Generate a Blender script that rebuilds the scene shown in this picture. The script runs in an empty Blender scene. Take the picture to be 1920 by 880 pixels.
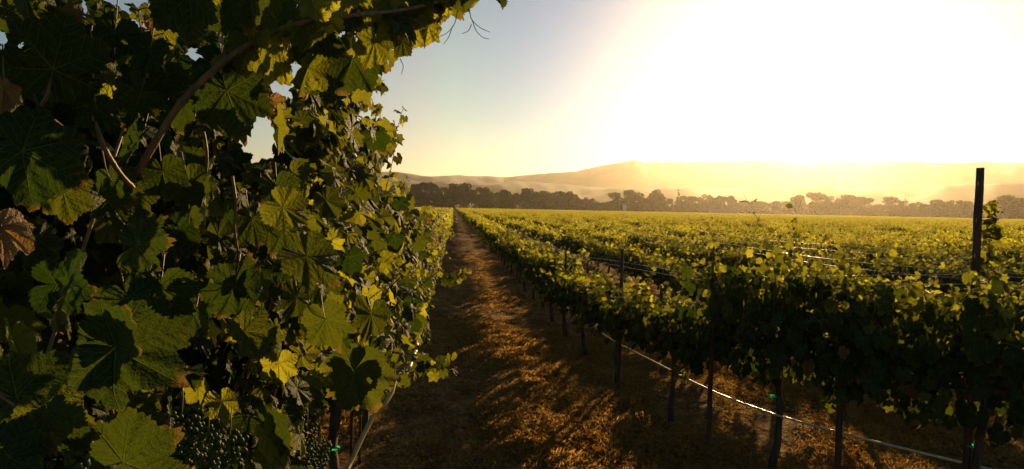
import bpy, math, random
import numpy as np
from mathutils import Matrix, Vector
R = math.radians
sc = bpy.context.scene
COL = sc.collection

# ------------------------------------------------------------------ camera
H = 2.0; F = 1300.0
cam_d = bpy.data.cameras.new('camera'); cam = bpy.data.objects.new('camera', cam_d); COL.objects.link(cam)
sc.camera = cam
cam_d.sensor_width = 36; cam_d.lens = F / 1920 * 36; cam_d.clip_start = 0.05; cam_d.clip_end = 30000
CAMR = Matrix.Rotation(R(-4.85), 3, 'Z') @ Matrix.Rotation(R(90 - 2.2), 3, 'X') @ Matrix.Rotation(R(1.15), 3, 'Z')
cam.matrix_world = Matrix.Translation((0, 0, H)) @ CAMR.to_4x4()
CR = np.array(CAMR)
def ray(px, py): return CR @ np.array([(px - 960) / F, -(py - 440) / F, -1.0])
def at(px, py, d): return np.array([0, 0, H]) + ray(px, py) * d          # a measured point of the photo, d metres deep
def gp(px, py, z=0.0):
    r = ray(px, py); return np.array([0, 0, H]) + r * ((z - H) / r[2])
def proj(P):
    P = np.atleast_2d(P) - np.array([0, 0, H]); c = P @ CR
    d = -c[:, 2]; dd = np.where(np.abs(d) < 1e-6, 1e-6, d)
    return 960 + F * c[:, 0] / dd, 440 - F * c[:, 1] / dd, d

# ------------------------------------------------------------------ light and sky
sd = ray(1522, 120); sd /= np.linalg.norm(sd)                            # towards the sun
SUN_EL = math.asin(sd[2]); SUN_AZ = math.atan2(sd[0], sd[1])
w = bpy.data.worlds.new('World'); sc.world = w; w.use_nodes = True
nt = w.node_tree; bg = nt.nodes['Background']
sky = nt.nodes.new('ShaderNodeTexSky'); sky.sky_type = 'NISHITA'; sky.sun_disc = False
sky.sun_elevation = SUN_EL; sky.sun_rotation = SUN_AZ; sky.altitude = 60
sky.air_density = 1.0; sky.dust_density = 0.7; sky.ozone_density = 1.0
tc = nt.nodes.new('ShaderNodeTexCoord'); dt = nt.nodes.new('ShaderNodeVectorMath'); dt.operation = 'DOT_PRODUCT'
dt.inputs[1].default_value = tuple(sd); nt.links.new(tc.outputs['Generated'], dt.inputs[0])
rp = nt.nodes.new('ShaderNodeValToRGB'); nt.links.new(dt.outputs['Value'], rp.inputs[0])          # clear air: bluer away from the sun, whiter close to it
rp.color_ramp.interpolation = 'B_SPLINE'
for e_, (p_, c_) in zip([rp.color_ramp.elements[0], rp.color_ramp.elements[1]] + [rp.color_ramp.elements.new(.5 + .1 * i) for i in range(3)], ((.45, (.70, .95, 1.25)), (1.0, (.06, .12, .28)), (.72, (1.26, 1.40, 1.68)), (.84, (1.32, 1.46, 1.95)), (.94, (.18, .46, 1.05)))):
    e_.position = p_; e_.color = (*c_, 1)
mu = nt.nodes.new('ShaderNodeMix'); mu.data_type = 'RGBA'; mu.blend_type = 'MULTIPLY'; mu.inputs[0].default_value = 1.0
nt.links.new(sky.outputs[0], mu.inputs[6]); nt.links.new(rp.outputs[0], mu.inputs[7]); nt.links.new(mu.outputs[2], bg.inputs[0]); bg.inputs[1].default_value = 0.05 * .9
sl = bpy.data.lights.new('sun', 'SUN'); sl.energy = 5.0; sl.angle = R(0.6); sl.color = (1.0, 0.64, 0.28)
so = bpy.data.objects.new('sun', sl); COL.objects.link(so); so.location = (0, 0, 30)
so.rotation_euler = Vector(sd).to_track_quat('Z', 'Y').to_euler()
sc.view_settings.view_transform = 'Standard'; sc.view_settings.look = 'None'
sc.view_settings.exposure = 0.8; sc.view_settings.gamma = 1.0; sc.view_settings.use_curve_mapping = False
cy = sc.cycles
cy.max_bounces = 6; cy.diffuse_bounces = 3; cy.glossy_bounces = 2; cy.transmission_bounces = 4; cy.volume_bounces = 0
cy.transparent_max_bounces = 4; cy.caustics_reflective = False; cy.caustics_refractive = False
cy.use_denoising = True; cy.sample_clamp_indirect = 4.0
HAZE_D = 0.95e-4

# ------------------------------------------------------------------ materials
class NT:
    def __init__(s, name):
        s.m = bpy.data.materials.new(name); s.m.use_nodes = True; s.t = s.m.node_tree
        s.t.nodes.clear(); s.out = s.t.nodes.new('ShaderNodeOutputMaterial')
    def n(s, typ, **kw):
        x = s.t.nodes.new(typ)
        for k, v in kw.items(): setattr(x, k, v)
        return x
    def l(s, a, b): s.t.links.new(a, b)
    def put(s, inp, v):
        if isinstance(v, bpy.types.NodeSocket): s.l(v, inp)
        else: inp.default_value = v
    def math(s, op, a, b=0.0, c=0.0, clamp=False):
        x = s.n('ShaderNodeMath', operation=op); x.use_clamp = clamp
        s.put(x.inputs[0], a); s.put(x.inputs[1], b)
        if len(x.inputs) > 2: s.put(x.inputs[2], c)
        return x.outputs[0]
    def mix(s, f, a, b):
        x = s.n('ShaderNodeMix', data_type='RGBA')
        s.put(x.inputs[0], f); s.put(x.inputs[6], a if not isinstance(a, tuple) else (*a, 1)); s.put(x.inputs[7], b if not isinstance(b, tuple) else (*b, 1))
        return x.outputs[2]
    def noise(s, scale, detail=3, vec=None, rough=0.55, out=0):
        x = s.n('ShaderNodeTexNoise'); x.inputs['Scale'].default_value = scale; x.inputs['Detail'].default_value = detail
        x.inputs['Roughness'].default_value = rough
        if vec is not None: s.l(vec, x.inputs['Vector'])
        return x.outputs[out]
    def smooth(s, v, a, b, lo=0.0, hi=1.0):
        x = s.n('ShaderNodeMapRange', interpolation_type='SMOOTHSTEP'); s.put(x.inputs[0], v)
        x.inputs[1].default_value = a; x.inputs[2].default_value = b; x.inputs[3].default_value = lo; x.inputs[4].default_value = hi
        return x.outputs[0]
    def coord(s, k='Object'): return s.n('ShaderNodeTexCoord').outputs[k]
    def bump(s, h, strength, dist):
        x = s.n('ShaderNodeBump'); x.inputs['Strength'].default_value = strength; x.inputs['Distance'].default_value = dist
        s.l(h, x.inputs['Height']); return x.outputs[0]
    def bsdf(s, col, rough=0.8, metal=0.0, nrm=None, spec=0.5):
        x = s.n('ShaderNodeBsdfPrincipled'); s.put(x.inputs['Base Color'], col if not isinstance(col, tuple) else (*col, 1))
        s.put(x.inputs['Roughness'], rough); x.inputs['Metallic'].default_value = metal
        x.inputs['Specular IOR Level'].default_value = spec
        if nrm is not None: s.l(nrm, x.inputs['Normal'])
        return x.outputs[0]
    def done(s, sh): s.l(sh, s.out.inputs['Surface']); return s.m

def leaf_material(name, veins, trans=0.5):
    t = NT(name)
    rnd = t.n('ShaderNodeAttribute', attribute_name='rnd').outputs['Fac']
    dry = t.n('ShaderNodeAttribute', attribute_name='dry').outputs['Fac']
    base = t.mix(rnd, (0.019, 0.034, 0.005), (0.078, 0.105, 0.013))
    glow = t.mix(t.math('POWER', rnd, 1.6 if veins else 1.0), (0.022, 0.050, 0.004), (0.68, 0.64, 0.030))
    dcol = t.mix(rnd, (0.16, 0.085, 0.03), (0.34, 0.20, 0.07))
    nrm = None; rough = 0.5
    if veins:
        uv = t.n('ShaderNodeUVMap', uv_map='leaf').outputs[0]
        sep = t.n('ShaderNodeSeparateXYZ'); t.l(uv, sep.inputs[0])
        nz = t.noise(3.0, 2, uv); wob = t.math('MULTIPLY', t.math('SUBTRACT', nz, 0.5), 0.10)
        ax = t.math('ABSOLUTE', sep.outputs[0]); yy = sep.outputs[1]
        th = t.math('ADD', t.math('ARCTAN2', ax, yy), wob)
        r = t.math('SQRT', t.math('ADD', t.math('MULTIPLY', ax, ax), t.math('MULTIPLY', yy, yy)))
        a = t.math('ADD', t.math('MULTIPLY', t.math('GREATER_THAN', th, R(25)), R(50)), t.math('MULTIPLY', t.math('GREATER_THAN', th, R(77)), R(55)))
        de = t.math('SUBTRACT', th, a)
        al = t.math('MULTIPLY', r, t.math('COSINE', de)); ac = t.math('ABSOLUTE', t.math('MULTIPLY', r, t.math('SINE', de)))
        wv = t.math('MULTIPLY', t.math('SUBTRACT', 1.15, r), 0.020)
        prim = t.math('SUBTRACT', 1.0, t.math('DIVIDE', ac, wv), clamp=True)
        ph = t.math('MULTIPLY', t.math('SUBTRACT', al, t.math('MULTIPLY', ac, 0.85)), 6.5)
        fr = t.math('ABSOLUTE', t.math('SUBTRACT', t.math('FRACT', ph), 0.5))
        sec = t.smooth(fr, 0.06, 0.0)
        vo = t.n('ShaderNodeTexVoronoi', feature='DISTANCE_TO_EDGE'); vo.inputs['Scale'].default_value = 17; t.l(uv, vo.inputs['Vector'])
        ret = t.smooth(vo.outputs[0], 0.05, 0.0)
        v = t.math('MAXIMUM', prim, t.math('MAXIMUM', t.math('MULTIPLY', sec, 0.6), t.math('MULTIPLY', ret, 0.22)))
        base = t.mix(t.math('MULTIPLY', v, 0.75), base, (0.24, 0.28, 0.07))
        mott = t.noise(5.0, 4, t.coord('UV') if False else uv)
        base = t.mix(t.smooth(mott, 0.45, 0.8, 0, 0.45), base, (0.11, 0.12, 0.02))
        glow = t.mix(t.math('MULTIPLY', v, 0.30), glow, (0.22, 0.26, 0.03))
        edge = t.math('MULTIPLY', t.smooth(t.math('ADD', r, t.math('MULTIPLY', mott, 0.5)), 1.05, 1.25), 0.55)
        base = t.mix(edge, base, (0.16, 0.09, 0.03)); glow = t.mix(edge, glow, (0.30, 0.15, 0.03))
        hgt = t.math('ADD', t.math('MULTIPLY', fr, 0.5), t.math('ADD', t.math('MULTIPLY', vo.outputs[0], 0.5), t.math('MULTIPLY', prim, -0.7)))
        hgt = t.math('ADD', hgt, t.math('MULTIPLY', t.noise(9, 3, uv), 0.9))
        nrm = t.bump(hgt, 0.85, 0.0045)
        rough = t.math('ADD', 0.46, t.math('MULTIPLY', mott, 0.25))
    base = t.mix(dry, base, dcol); glow = t.mix(dry, glow, (0.38, 0.20, 0.05))
    back = t.n('ShaderNodeNewGeometry').outputs['Backfacing']
    base = t.mix(t.math('MULTIPLY', back, 0.45), base, (0.085, 0.10, 0.03))
    p = t.bsdf(base, rough, 0, nrm, 0.14)
    tr = t.n('ShaderNodeBsdfTranslucent'); t.put(tr.inputs[0], glow)
    if nrm is not None: t.l(nrm, tr.inputs['Normal'])
    mx = t.n('ShaderNodeMixShader'); t.put(mx.inputs[0], trans); t.l(p, mx.inputs[1]); t.l(tr.outputs[0], mx.inputs[2])
    return t.done(mx.outputs[0])

def noise_mat(name, c1, c2, scale, rough=0.85, bs=0.5, bd=0.01, stretch=None, metal=0.0, detail=5, spec=0.4):
    t = NT(name); v = t.coord()
    if stretch:
        mp = t.n('ShaderNodeMapping'); mp.inputs['Scale'].default_value = stretch; t.l(v, mp.inputs[0]); v = mp.outputs[0]
    n1 = t.noise(scale, detail, v, 0.65); f = t.smooth(n1, 0.3, 0.7)
    return t.done(t.bsdf(t.mix(f, c1, c2), rough, metal, t.bump(n1, bs, bd), spec))

M_LEAF = leaf_material('vine_leaf', True, 0.45)
M_LEAF2 = leaf_material('vine_leaf_distant', False, 0.58)
M_BARK = noise_mat('vine_bark', (0.035, 0.022, 0.014), (0.12, 0.08, 0.05), 28, 0.9, 0.9, 0.02, (1, 1, 0.18))
M_CANE = noise_mat('cane_bark', (0.10, 0.055, 0.02), (0.24, 0.14, 0.05), 60, 0.6, 0.6, 0.004, (1, 1, 0.25))
M_CANEG = noise_mat('green_shoot', (0.10, 0.12, 0.03), (0.20, 0.16, 0.05), 40, 0.5, 0.4, 0.003)
M_POST = noise_mat('weathered_post', (0.045, 0.022, 0.015), (0.13, 0.06, 0.035), 22, 0.85, 0.9, 0.012, (1, 1, 0.12))
M_STAKE = noise_mat('rusty_stake', (0.05, 0.03, 0.02), (0.12, 0.06, 0.035), 40, 0.6, 0.4, 0.003)
M_HOSE = noise_mat('drip_hose_plastic', (0.50, 0.38, 0.22), (0.66, 0.54, 0.36), 30, 0.3, 0.3, 0.002, None, 0, 4, 0.8)
M_WIRE = noise_mat('galvanised_wire', (0.45, 0.42, 0.38), (0.6, 0.56, 0.5), 50, 0.3, 0.2, 0.001, None, 0.9)
M_POLE = noise_mat('pole_timber', (0.06, 0.045, 0.035), (0.12, 0.09, 0.06), 2, 0.9, 0.5, 0.02)
M_ROOF = noise_mat('barn_roof', (0.28, 0.12, 0.08), (0.36, 0.17, 0.11), 1.0, 0.6, 0.4, 0.05)
M_WALL = noise_mat('barn_wall', (0.25, 0.19, 0.13), (0.36, 0.28, 0.2), 1.0, 0.85, 0.4, 0.03)
M_WHITE = noise_mat('white_paint', (0.7, 0.68, 0.62), (0.8, 0.78, 0.74), 1.5, 0.6, 0.2, 0.01)
M_DARK = noise_mat('dark_opening', (0.02, 0.018, 0.015), (0.03, 0.025, 0.02), 2, 0.8)
def tie_mat():
    t = NT('green_tie_plastic')
    p = t.bsdf((0.02, 0.36, 0.20), 0.3); tr = t.n('ShaderNodeBsdfTranslucent'); tr.inputs[0].default_value = (0.02, 0.6, 0.32, 1)
    mx = t.n('ShaderNodeMixShader'); mx.inputs[0].default_value = 0.6; t.l(p, mx.inputs[1]); t.l(tr.outputs[0], mx.inputs[2])
    return t.done(mx.outputs[0])
M_TIE = tie_mat()
def grape_mat():
    t = NT('grape_skin'); n = t.noise(30, 2, t.coord())
    x = t.n('ShaderNodeBsdfPrincipled'); t.l(t.mix(n, (0.03, 0.06, 0.015), (0.08, 0.11, 0.03)), x.inputs['Base Color'])
    x.inputs['Roughness'].default_value = 0.6; x.inputs['Specular IOR Level'].default_value = 0.2; x.inputs['Subsurface Weight'].default_value = 0.15; x.inputs['Subsurface Radius'].default_value = (0.006, 0.008, 0.002)
    return t.done(x.outputs[0])
M_GRAPE = grape_mat()
def ground_mat():
    t = NT('dry_soil'); v = t.coord()
    big = t.noise(0.6, 4, v); med = t.noise(3.5, 5, v, 0.65); fine = t.noise(32, 6, v, 0.75)
    mp = t.n('ShaderNodeMapping'); mp.inputs['Scale'].default_value = (1.6, 0.35, 1); t.l(v, mp.inputs[0])
    lane = t.noise(1.3, 4, mp.outputs[0])
    c = t.mix(t.smooth(fine, 0.35, 0.68), (0.050, 0.025, 0.009), (0.27, 0.13, 0.038))
    straw = t.smooth(t.math('ADD', t.math('MULTIPLY', med, 0.55), t.math('MULTIPLY', lane, 0.5)), 0.46, 0.64)
    c = t.mix(t.math('MULTIPLY', straw, t.smooth(fine, 0.38, 0.6)), c, (0.50, 0.30, 0.10))
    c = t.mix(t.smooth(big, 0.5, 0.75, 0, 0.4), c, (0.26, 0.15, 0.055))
    h = t.math('ADD', t.math('MULTIPLY', fine, 0.6), t.math('MULTIPLY', med, 0.9))
    vo = t.n('ShaderNodeTexVoronoi'); vo.inputs['Scale'].default_value = 16; t.l(v, vo.inputs['Vector'])
    h = t.math('ADD', h, t.math('MULTIPLY', vo.outputs[0], -0.35))
    return t.done(t.bsdf(c, 0.95, 0, t.bump(h, 1.0, 0.06), 0.02))
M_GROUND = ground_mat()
def grass_mat():
    t = NT('dry_grass_blades'); rnd = t.n('ShaderNodeAttribute', attribute_name='rnd').outputs['Fac']
    c = t.mix(rnd, (0.45, 0.27, 0.07), (0.80, 0.54, 0.17)); p = t.bsdf(c, 0.75, 0, None, 0.1)
    tr = t.n('ShaderNodeBsdfTranslucent'); t.put(tr.inputs[0], t.mix(rnd, (0.50, 0.32, 0.09), (0.78, 0.54, 0.20)))
    mx = t.n('ShaderNodeMixShader'); mx.inputs[0].default_value = 0.45; t.l(p, mx.inputs[1]); t.l(tr.outputs[0], mx.inputs[2])
    return t.done(mx.outputs[0])
M_GRASS = grass_mat()
def crown_mat():
    t = NT('tree_foliage'); rnd = t.n('ShaderNodeAttribute', attribute_name='rnd').outputs['Fac']
    p = t.bsdf(t.mix(rnd, (0.040, 0.040, 0.010), (0.070, 0.066, 0.015)), 0.7, 0, None, 0.2)
    tr = t.n('ShaderNodeBsdfTranslucent'); t.put(tr.inputs[0], (0.07, 0.08, 0.02, 1))
    mx = t.n('ShaderNodeMixShader'); mx.inputs[0].default_value = 0.3; t.l(p, mx.inputs[1]); t.l(tr.outputs[0], mx.inputs[2])
    return t.done(mx.outputs[0])
M_CROWN = crown_mat()
M_HILL = noise_mat('hill_scrub', (0.05, 0.055, 0.028), (0.11, 0.095, 0.045), 0.012, 0.95, 0.4, 6)

# ------------------------------------------------------------------ mesh helpers
def link(name, me, mat=None, parent=None):
    o = bpy.data.objects.new(name, me); COL.objects.link(o)
    if mat is not None and me is not None and len(me.materials) == 0: me.materials.append(mat)
    if parent is not None: o.parent = parent
    return o
def tag(o, label=None, cat=None, group=None, kind=None):
    for k, v in (('label', label), ('category', cat), ('group', group), ('kind', kind)):
        if v: o[k] = v
    return o
def empty(name, loc, rz=0.0, sc_=1.0):
    o = bpy.data.objects.new(name, None); COL.objects.link(o); o.location = loc; o.rotation_euler = (0, 0, rz)
    o.scale = (sc_,) * 3; o.empty_display_size = 0.1
    return o
class MB:
    """collects verts / faces of one part"""
    def __init__(s): s.V = []; s.Fc = []; s.n = 0
    def add(s, v, f):
        v = np.asarray(v, float); s.V.append(v); s.Fc += [tuple(i + s.n for i in q) for q in f]; s.n += len(v)
    def tube(s, pts, rad, seg=8, cap=True, jit=0.0, rng=None):
        pts = np.asarray(pts, float); m = len(pts); rad = np.broadcast_to(np.asarray(rad, float), (m,))
        tg = np.gradient(pts, axis=0); tg /= np.linalg.norm(tg, axis=1)[:, None] + 1e-9
        up = np.array([0, 0, 1.0]) if abs(tg[0][2]) < 0.9 else np.array([1.0, 0, 0])
        V = []
        for i in range(m):
            a = np.cross(tg[i], up); a /= np.linalg.norm(a) + 1e-9; b = np.cross(tg[i], a); up = -b if False else up
            if abs(np.dot(tg[i], up)) > 0.97: up = b
            for k in range(seg):
                t = 2 * math.pi * k / seg; rr = rad[i] * (1 + (rng.uniform(-jit, jit) if rng else 0))
                V.append(pts[i] + rr * (math.cos(t) * a + math.sin(t) * b))
        Fq = [(i * seg + k, i * seg + (k + 1) % seg, (i + 1) * seg + (k + 1) % seg, (i + 1) * seg + k) for i in range(m - 1) for k in range(seg)]
        if cap: Fq += [tuple(range(seg))[::-1], tuple((m - 1) * seg + k for k in range(seg))]
        s.add(V, Fq)
    def box(s, c, d, rz=0.0):
        c = np.array(c, float); d = np.array(d, float) / 2; cs, sn = math.cos(rz), math.sin(rz); V = []
        for z in (-1, 1):
            for x, y in ((-1, -1), (1, -1), (1, 1), (-1, 1)):
                q = np.array([x, y, z]) * d; V.append(c + np.array([q[0] * cs - q[1] * sn, q[0] * sn + q[1] * cs, q[2]]))
        s.add(V, [(3, 2, 1, 0), (4, 5, 6, 7), (0, 1, 5, 4), (1, 2, 6, 5), (2, 3, 7, 6), (3, 0, 4, 7)])
    def mesh(s, name, mat, smooth=True):
        me = bpy.data.meshes.new(name); me.from_pydata(np.concatenate(s.V).tolist() if s.V else [], [], s.Fc); me.materials.append(mat)
        if smooth: me.polygons.foreach_set('use_smooth', [True] * len(me.polygons))
        me.update(); return me

def fast_mesh(name, V, loops, starts, totals, mat, rnd=None, dry=None, uv=None, smooth=True):
    me = bpy.data.meshes.new(name); me.vertices.add(len(V)); me.vertices.foreach_set('co', np.ascontiguousarray(V, dtype=np.float32).ravel())
    me.loops.add(len(loops)); me.loops.foreach_set('vertex_index', np.ascontiguousarray(loops, dtype=np.int32))
    me.polygons.add(len(starts)); me.polygons.foreach_set('loop_start', np.ascontiguousarray(starts, dtype=np.int32))
    me.polygons.foreach_set('loop_total', np.ascontiguousarray(totals, dtype=np.int32))
    if smooth: me.polygons.foreach_set('use_smooth', np.ones(len(starts), dtype=bool))
    for nm, arr in (('rnd', rnd), ('dry', dry)):
        if arr is not None:
            a = me.attributes.new(nm, 'FLOAT', 'POINT'); a.data.foreach_set('value', np.ascontiguousarray(arr, dtype=np.float32))
    if uv is not None:
        u = me.uv_layers.new(name='leaf'); u.data.foreach_set('uv', np.ascontiguousarray(uv[loops], dtype=np.float32).ravel())
    me.materials.append(mat); me.update(calc_edges=True); return me

# grape leaf outline: five lobes, deep base notch, saw teeth
def outline(th, rng, teeth=True):
    a = np.abs(np.degrees(th)); s = np.where(th < 0, 0, 1)
    ks = np.array([0, 13, 27, 38, 50, 62, 77, 90, 104, 120, 140, 158, 170, 176])
    rs = np.array([1.04, .88, .75, .82, .95, .79, .66, .71, .77, .67, .66, .60, .44, .14])
    jit = [1 + rng.uniform(-.08, .08, len(ks)) for _ in range(2)]
    r = np.where(s == 0, np.interp(a, ks, rs * jit[0]), np.interp(a, ks, rs * jit[1]))
    if teeth:
        u = ((a + 2.2 * np.sin(a * .11 + ks[3] * jit[0][2])) / 9.2 + 0.5) % 1.0; r = r * (1 + (0.11 + .05 * np.sin(a * .23)) * (0.5 - np.abs(u - 0.5) * 2) * (a < 160))
    return r
def leaf_template(na, nr, seed, teeth=True, simple=False, holes=0):
    g = np.random.default_rng(seed)
    th = np.radians(np.linspace(-176, 176, na)); r = outline(th, g, teeth)
    if simple: r = r * (1 + g.uniform(-.1, .1, na))
    V = [[0, 0]]
    for k in range(1, nr + 1):
        s = k / nr; rr = r * s if k == nr else (r * (0.35 + 0.65 * s) + 0.0) * s ** 0.9
        rr = np.minimum(rr, r * 0.985) if k < nr else rr
        V += list(zip(rr * np.sin(th), rr * np.cos(th)))
    V = np.array(V, float); x, y = V[:, 0], V[:, 1]; rad = np.hypot(x, y); ang = np.arctan2(np.abs(x), y)
    fold = g.uniform(0.0, 0.6); curl = g.uniform(-0.1, 0.75); wav = g.uniform(0.03, 0.12); p = g.uniform(0, 6.28, 3)
    z = fold * np.abs(x) * np.exp(-0.6 * np.abs(x)) - curl * rad ** 2 * 0.55 + wav * rad * np.sin(5 * np.arctan2(x, y) + p[0]) + 0.04 * rad * np.sin(11 * np.arctan2(x, y) + p[1])
    z += -0.05 * np.exp(-((ang - R(50)) / .10) ** 2) * rad - 0.05 * np.exp(-((ang) / .10) ** 2) * rad
    z += g.uniform(-.35, .35) * x * y + g.uniform(-.25, .25) * np.sin(2.2 * x + g.uniform(-1, 1)) * .6 + .05 * np.sin(3.3 * x + 2.1 * y + p[2])
    P = np.stack([x, y, z], 1)
    L = []; T = []
    for i in range(na - 1): L += [0, 1 + i + 1, 1 + i]; T.append(3)
    for k in range(nr - 1):
        b = 1 + k * na; c = b + na
        for i in range(na - 1): L += [b + i, b + i + 1, c + i + 1, c + i]; T.append(4)
    L = np.array(L); T = np.array(T)
    if holes:                                                          # bites eaten out of the blade
        st = np.concatenate([[0], np.cumsum(T)[:-1]]); C = np.array([V[L[a:a + t]].mean(0) for a, t in zip(st, T)]); keep = np.ones(len(T), bool)
        for _ in range(holes + 1):
            an = g.uniform(-2.2, 2.2); rr = g.uniform(.35, .72); keep &= (np.hypot(C[:, 0] - rr * math.sin(an), C[:, 1] - rr * math.cos(an)) > g.uniform(.035, .075)) | (T == 3)
        L = np.concatenate([L[a:a + t] for a, t, k in zip(st, T, keep) if k]); T = T[keep]
    return P, V.copy(), L, T
TPL = {0: [leaf_template(116, 6, s, True, False, (s % 3) * 1) for s in range(13)], 1: [leaf_template(39, 2, s + 40) for s in range(7)],
       2: [leaf_template(9, 1, s + 80, False, True) for s in range(5)]}
# a close leaf that lies nearly flat, for the ones the photo shows spread out
class Leaves:
    def __init__(s, lod, seed=0): s.lod = lod; s.items = []; s.g = np.random.default_rng(seed)
    def add(s, base, mid, nrm, size, rnd=None, dry=0.0, tpl=None):
        mid = np.asarray(mid, float); nrm = np.asarray(nrm, float); mid = mid / (np.linalg.norm(mid) + 1e-9)
        nrm = nrm - mid * np.dot(nrm, mid); nn = np.linalg.norm(nrm)
        if nn < 1e-4: nrm = np.cross(mid, [0.3, 0.5, 0.8]); nn = np.linalg.norm(nrm)
        nrm /= nn; xa = np.cross(mid, nrm)
        k = int(s.g.integers(len(TPL[s.lod]))) if tpl is None else tpl
        s.items.append((k, np.asarray(base, float), np.stack([xa, mid, nrm], 1) * size, s.g.uniform() if rnd is None else rnd, dry))
    def mesh(s, name, mat):
        Vs, Ls, Ts, Rn, Dr, Uv = [], [], [], [], [], []; off = 0
        for k in range(len(TPL[s.lod])):
            it = [q for q in s.items if q[0] == k]
            if not it: continue
            P, U, L, T = TPL[s.lod][k]; n = len(P); A = np.stack([q[2] for q in it]); B = np.stack([q[1] for q in it])
            V = np.einsum('mij,nj->mni', A, P) + B[:, None]; m = len(it)
            Vs.append(V.reshape(-1, 3)); Ls.append((L[None] + (np.arange(m) * n + off)[:, None]).ravel()); Ts.append(np.tile(T, m))
            Rn.append(np.repeat([q[3] for q in it], n)); Dr.append(np.repeat([q[4] for q in it], n)); Uv.append(np.tile(U, (m, 1))); off += m * n
        T = np.concatenate(Ts); st = np.concatenate([[0], np.cumsum(T)[:-1]])
        return fast_mesh(name, np.concatenate(Vs), np.concatenate(Ls), st, T, mat, np.concatenate(Rn), np.concatenate(Dr), np.concatenate(Uv) if s.lod < 2 else None)

# ------------------------------------------------------------------ ground
def hn(x, y):
    return -0.035 * (np.exp(-((x - .12 - .05 * np.sin(y * .35)) / .17) ** 2) + np.exp(-((x - 1.12 - .05 * np.sin(y * .3 + 1)) / .17) ** 2)) + 0.03 * np.sin(1.7 * x + .6 * np.sin(.9 * y)) * np.sin(.8 * y + 1.3 * np.sin(.5 * x)) + 0.018 * np.sin(4.3 * x + 1.9 * y) * np.sin(3.1 * y - 1.2 * x) + 0.012 * np.sin(9.1 * x - 3 * y) * np.sin(7.7 * y + 2.2 * x)
def gz(x, y):
    k = np.clip(1.4 - np.hypot(x, y) / 60, 0, 1); return hn(np.asarray(x, float), np.asarray(y, float)) * k
def axis(lo, hi, step, grow, start=10.0):
    out = [0.0]; 
    while out[-1] < hi: out.append(out[-1] + step * max(1, (out[-1] / start) ** grow))
    o2 = [0.0]
    while o2[-1] > lo: o2.append(o2[-1] - step * max(1, (-o2[-1] / start) ** grow))
    return np.array(o2[::-1][:-1] + out)
xs = axis(-5200, 6200, 0.07, 1.25, 6); ys = axis(-150, 7200, 0.07, 1.2, 8)
X, Y = np.meshgrid(xs, ys); Zg = gz(X, Y); nx, ny = len(xs), len(ys)
idx = np.arange(nx * ny).reshape(ny, nx); q = np.stack([idx[:-1, :-1], idx[:-1, 1:], idx[1:, 1:], idx[1:, :-1]], -1).reshape(-1)
gm = fast_mesh('ground', np.stack([X, Y, Zg], -1).reshape(-1, 3), q, np.arange(len(q) // 4) * 4, np.full(len(q) // 4, 4), M_GROUND)
ground = tag(link('ground', gm), kind='structure')

# ------------------------------------------------------------------ hills
def ridge(name, prof, D, depth, seed, n=260):
    g = np.random.default_rng(seed); px = np.linspace(prof[0][0], prof[-1][0], n)
    py = np.interp(px, [p[0] for p in prof], [p[1] for p in prof])
    V = []; rows = 26; base = []
    for a, b in zip(px, py):
        r = ray(a, b); h = math.hypot(r[0], r[1]); base.append((r[0] / h, r[1] / h, H + D * r[2] / h))
    base = np.array(base); t = np.arange(n)
    ph = g.uniform(0, 6.28, 8)
    crest = base[:, 2] + .9 * np.sin(t * 1.9 + ph[0]) * np.sin(t * .7 + ph[1]) + g.uniform(-.5, .5, n)
    for k in range(rows):
        s = k / (rows - 1) * 1.35
        for i in range(n):
            dd = D - depth * (1 - s) if s <= 1 else D + depth * (s - 1)
            prof_h = math.sin(min(s, 1) * math.pi / 2) ** 1.25 if s <= 1 else max(0, 1 - (s - 1) / .35 * .6)
            spur = 1 + 0.33 * (1 - abs(s - .55) * 1.9 if abs(s - .55) < .5 else 0) * (math.sin(i * .23 + ph[2] + 2 * s) + .6 * math.sin(i * .61 + ph[3] - 3 * s) + .3 * math.sin(i * 1.7 + 9 * s)) * .5
            z = crest[i] * prof_h * (min(spur, 1.0 / max(prof_h, .3)) if s < 1 else 1)
            if s < 1: z = min(z, crest[i] * (dd / D) * .98)
            V.append((base[i, 0] * dd, base[i, 1] * dd, z - (0.5 if k == 0 else 0)))
    Fq = [(k * n + i, k * n + i + 1, (k + 1) * n + i + 1, (k + 1) * n + i) for k in range(rows - 1) for i in range(n - 1)]
    me = bpy.data.meshes.new(name); me.from_pydata(V, [], Fq); me.polygons.foreach_set('use_smooth', [True] * len(Fq)); me.update()
    return tag(link(name, me, M_HILL), kind='structure')
ridge('hills', [(-500, 318), (300, 316), (560, 312), (700, 322), (740, 320), (800, 330), (850, 328), (885, 327), (950, 331), (1000, 326), (1080, 320), (1130, 308), (1155, 305), (1190, 297), (1212, 304), (1240, 299), (1300, 302), (1400, 299), (1500, 300), (1600, 299), (1700, 301), (1800, 304), (1860, 300), (1920, 303), (2300, 298), (2600, 310)], 2300, 700, 1)
ridge('foothills', [(-500, 345), (300, 340), (560, 338), (640, 342), (700, 347), (735, 337), (765, 335), (800, 344), (832, 338), (870, 346), (930, 345), (965, 338), (1000, 340), (1060, 345), (1120, 351), (1200, 353), (1300, 349), (1400, 352), (1600, 350), (1750, 346), (1920, 342), (2300, 338), (2600, 345)], 1450, 440, 2)

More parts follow.
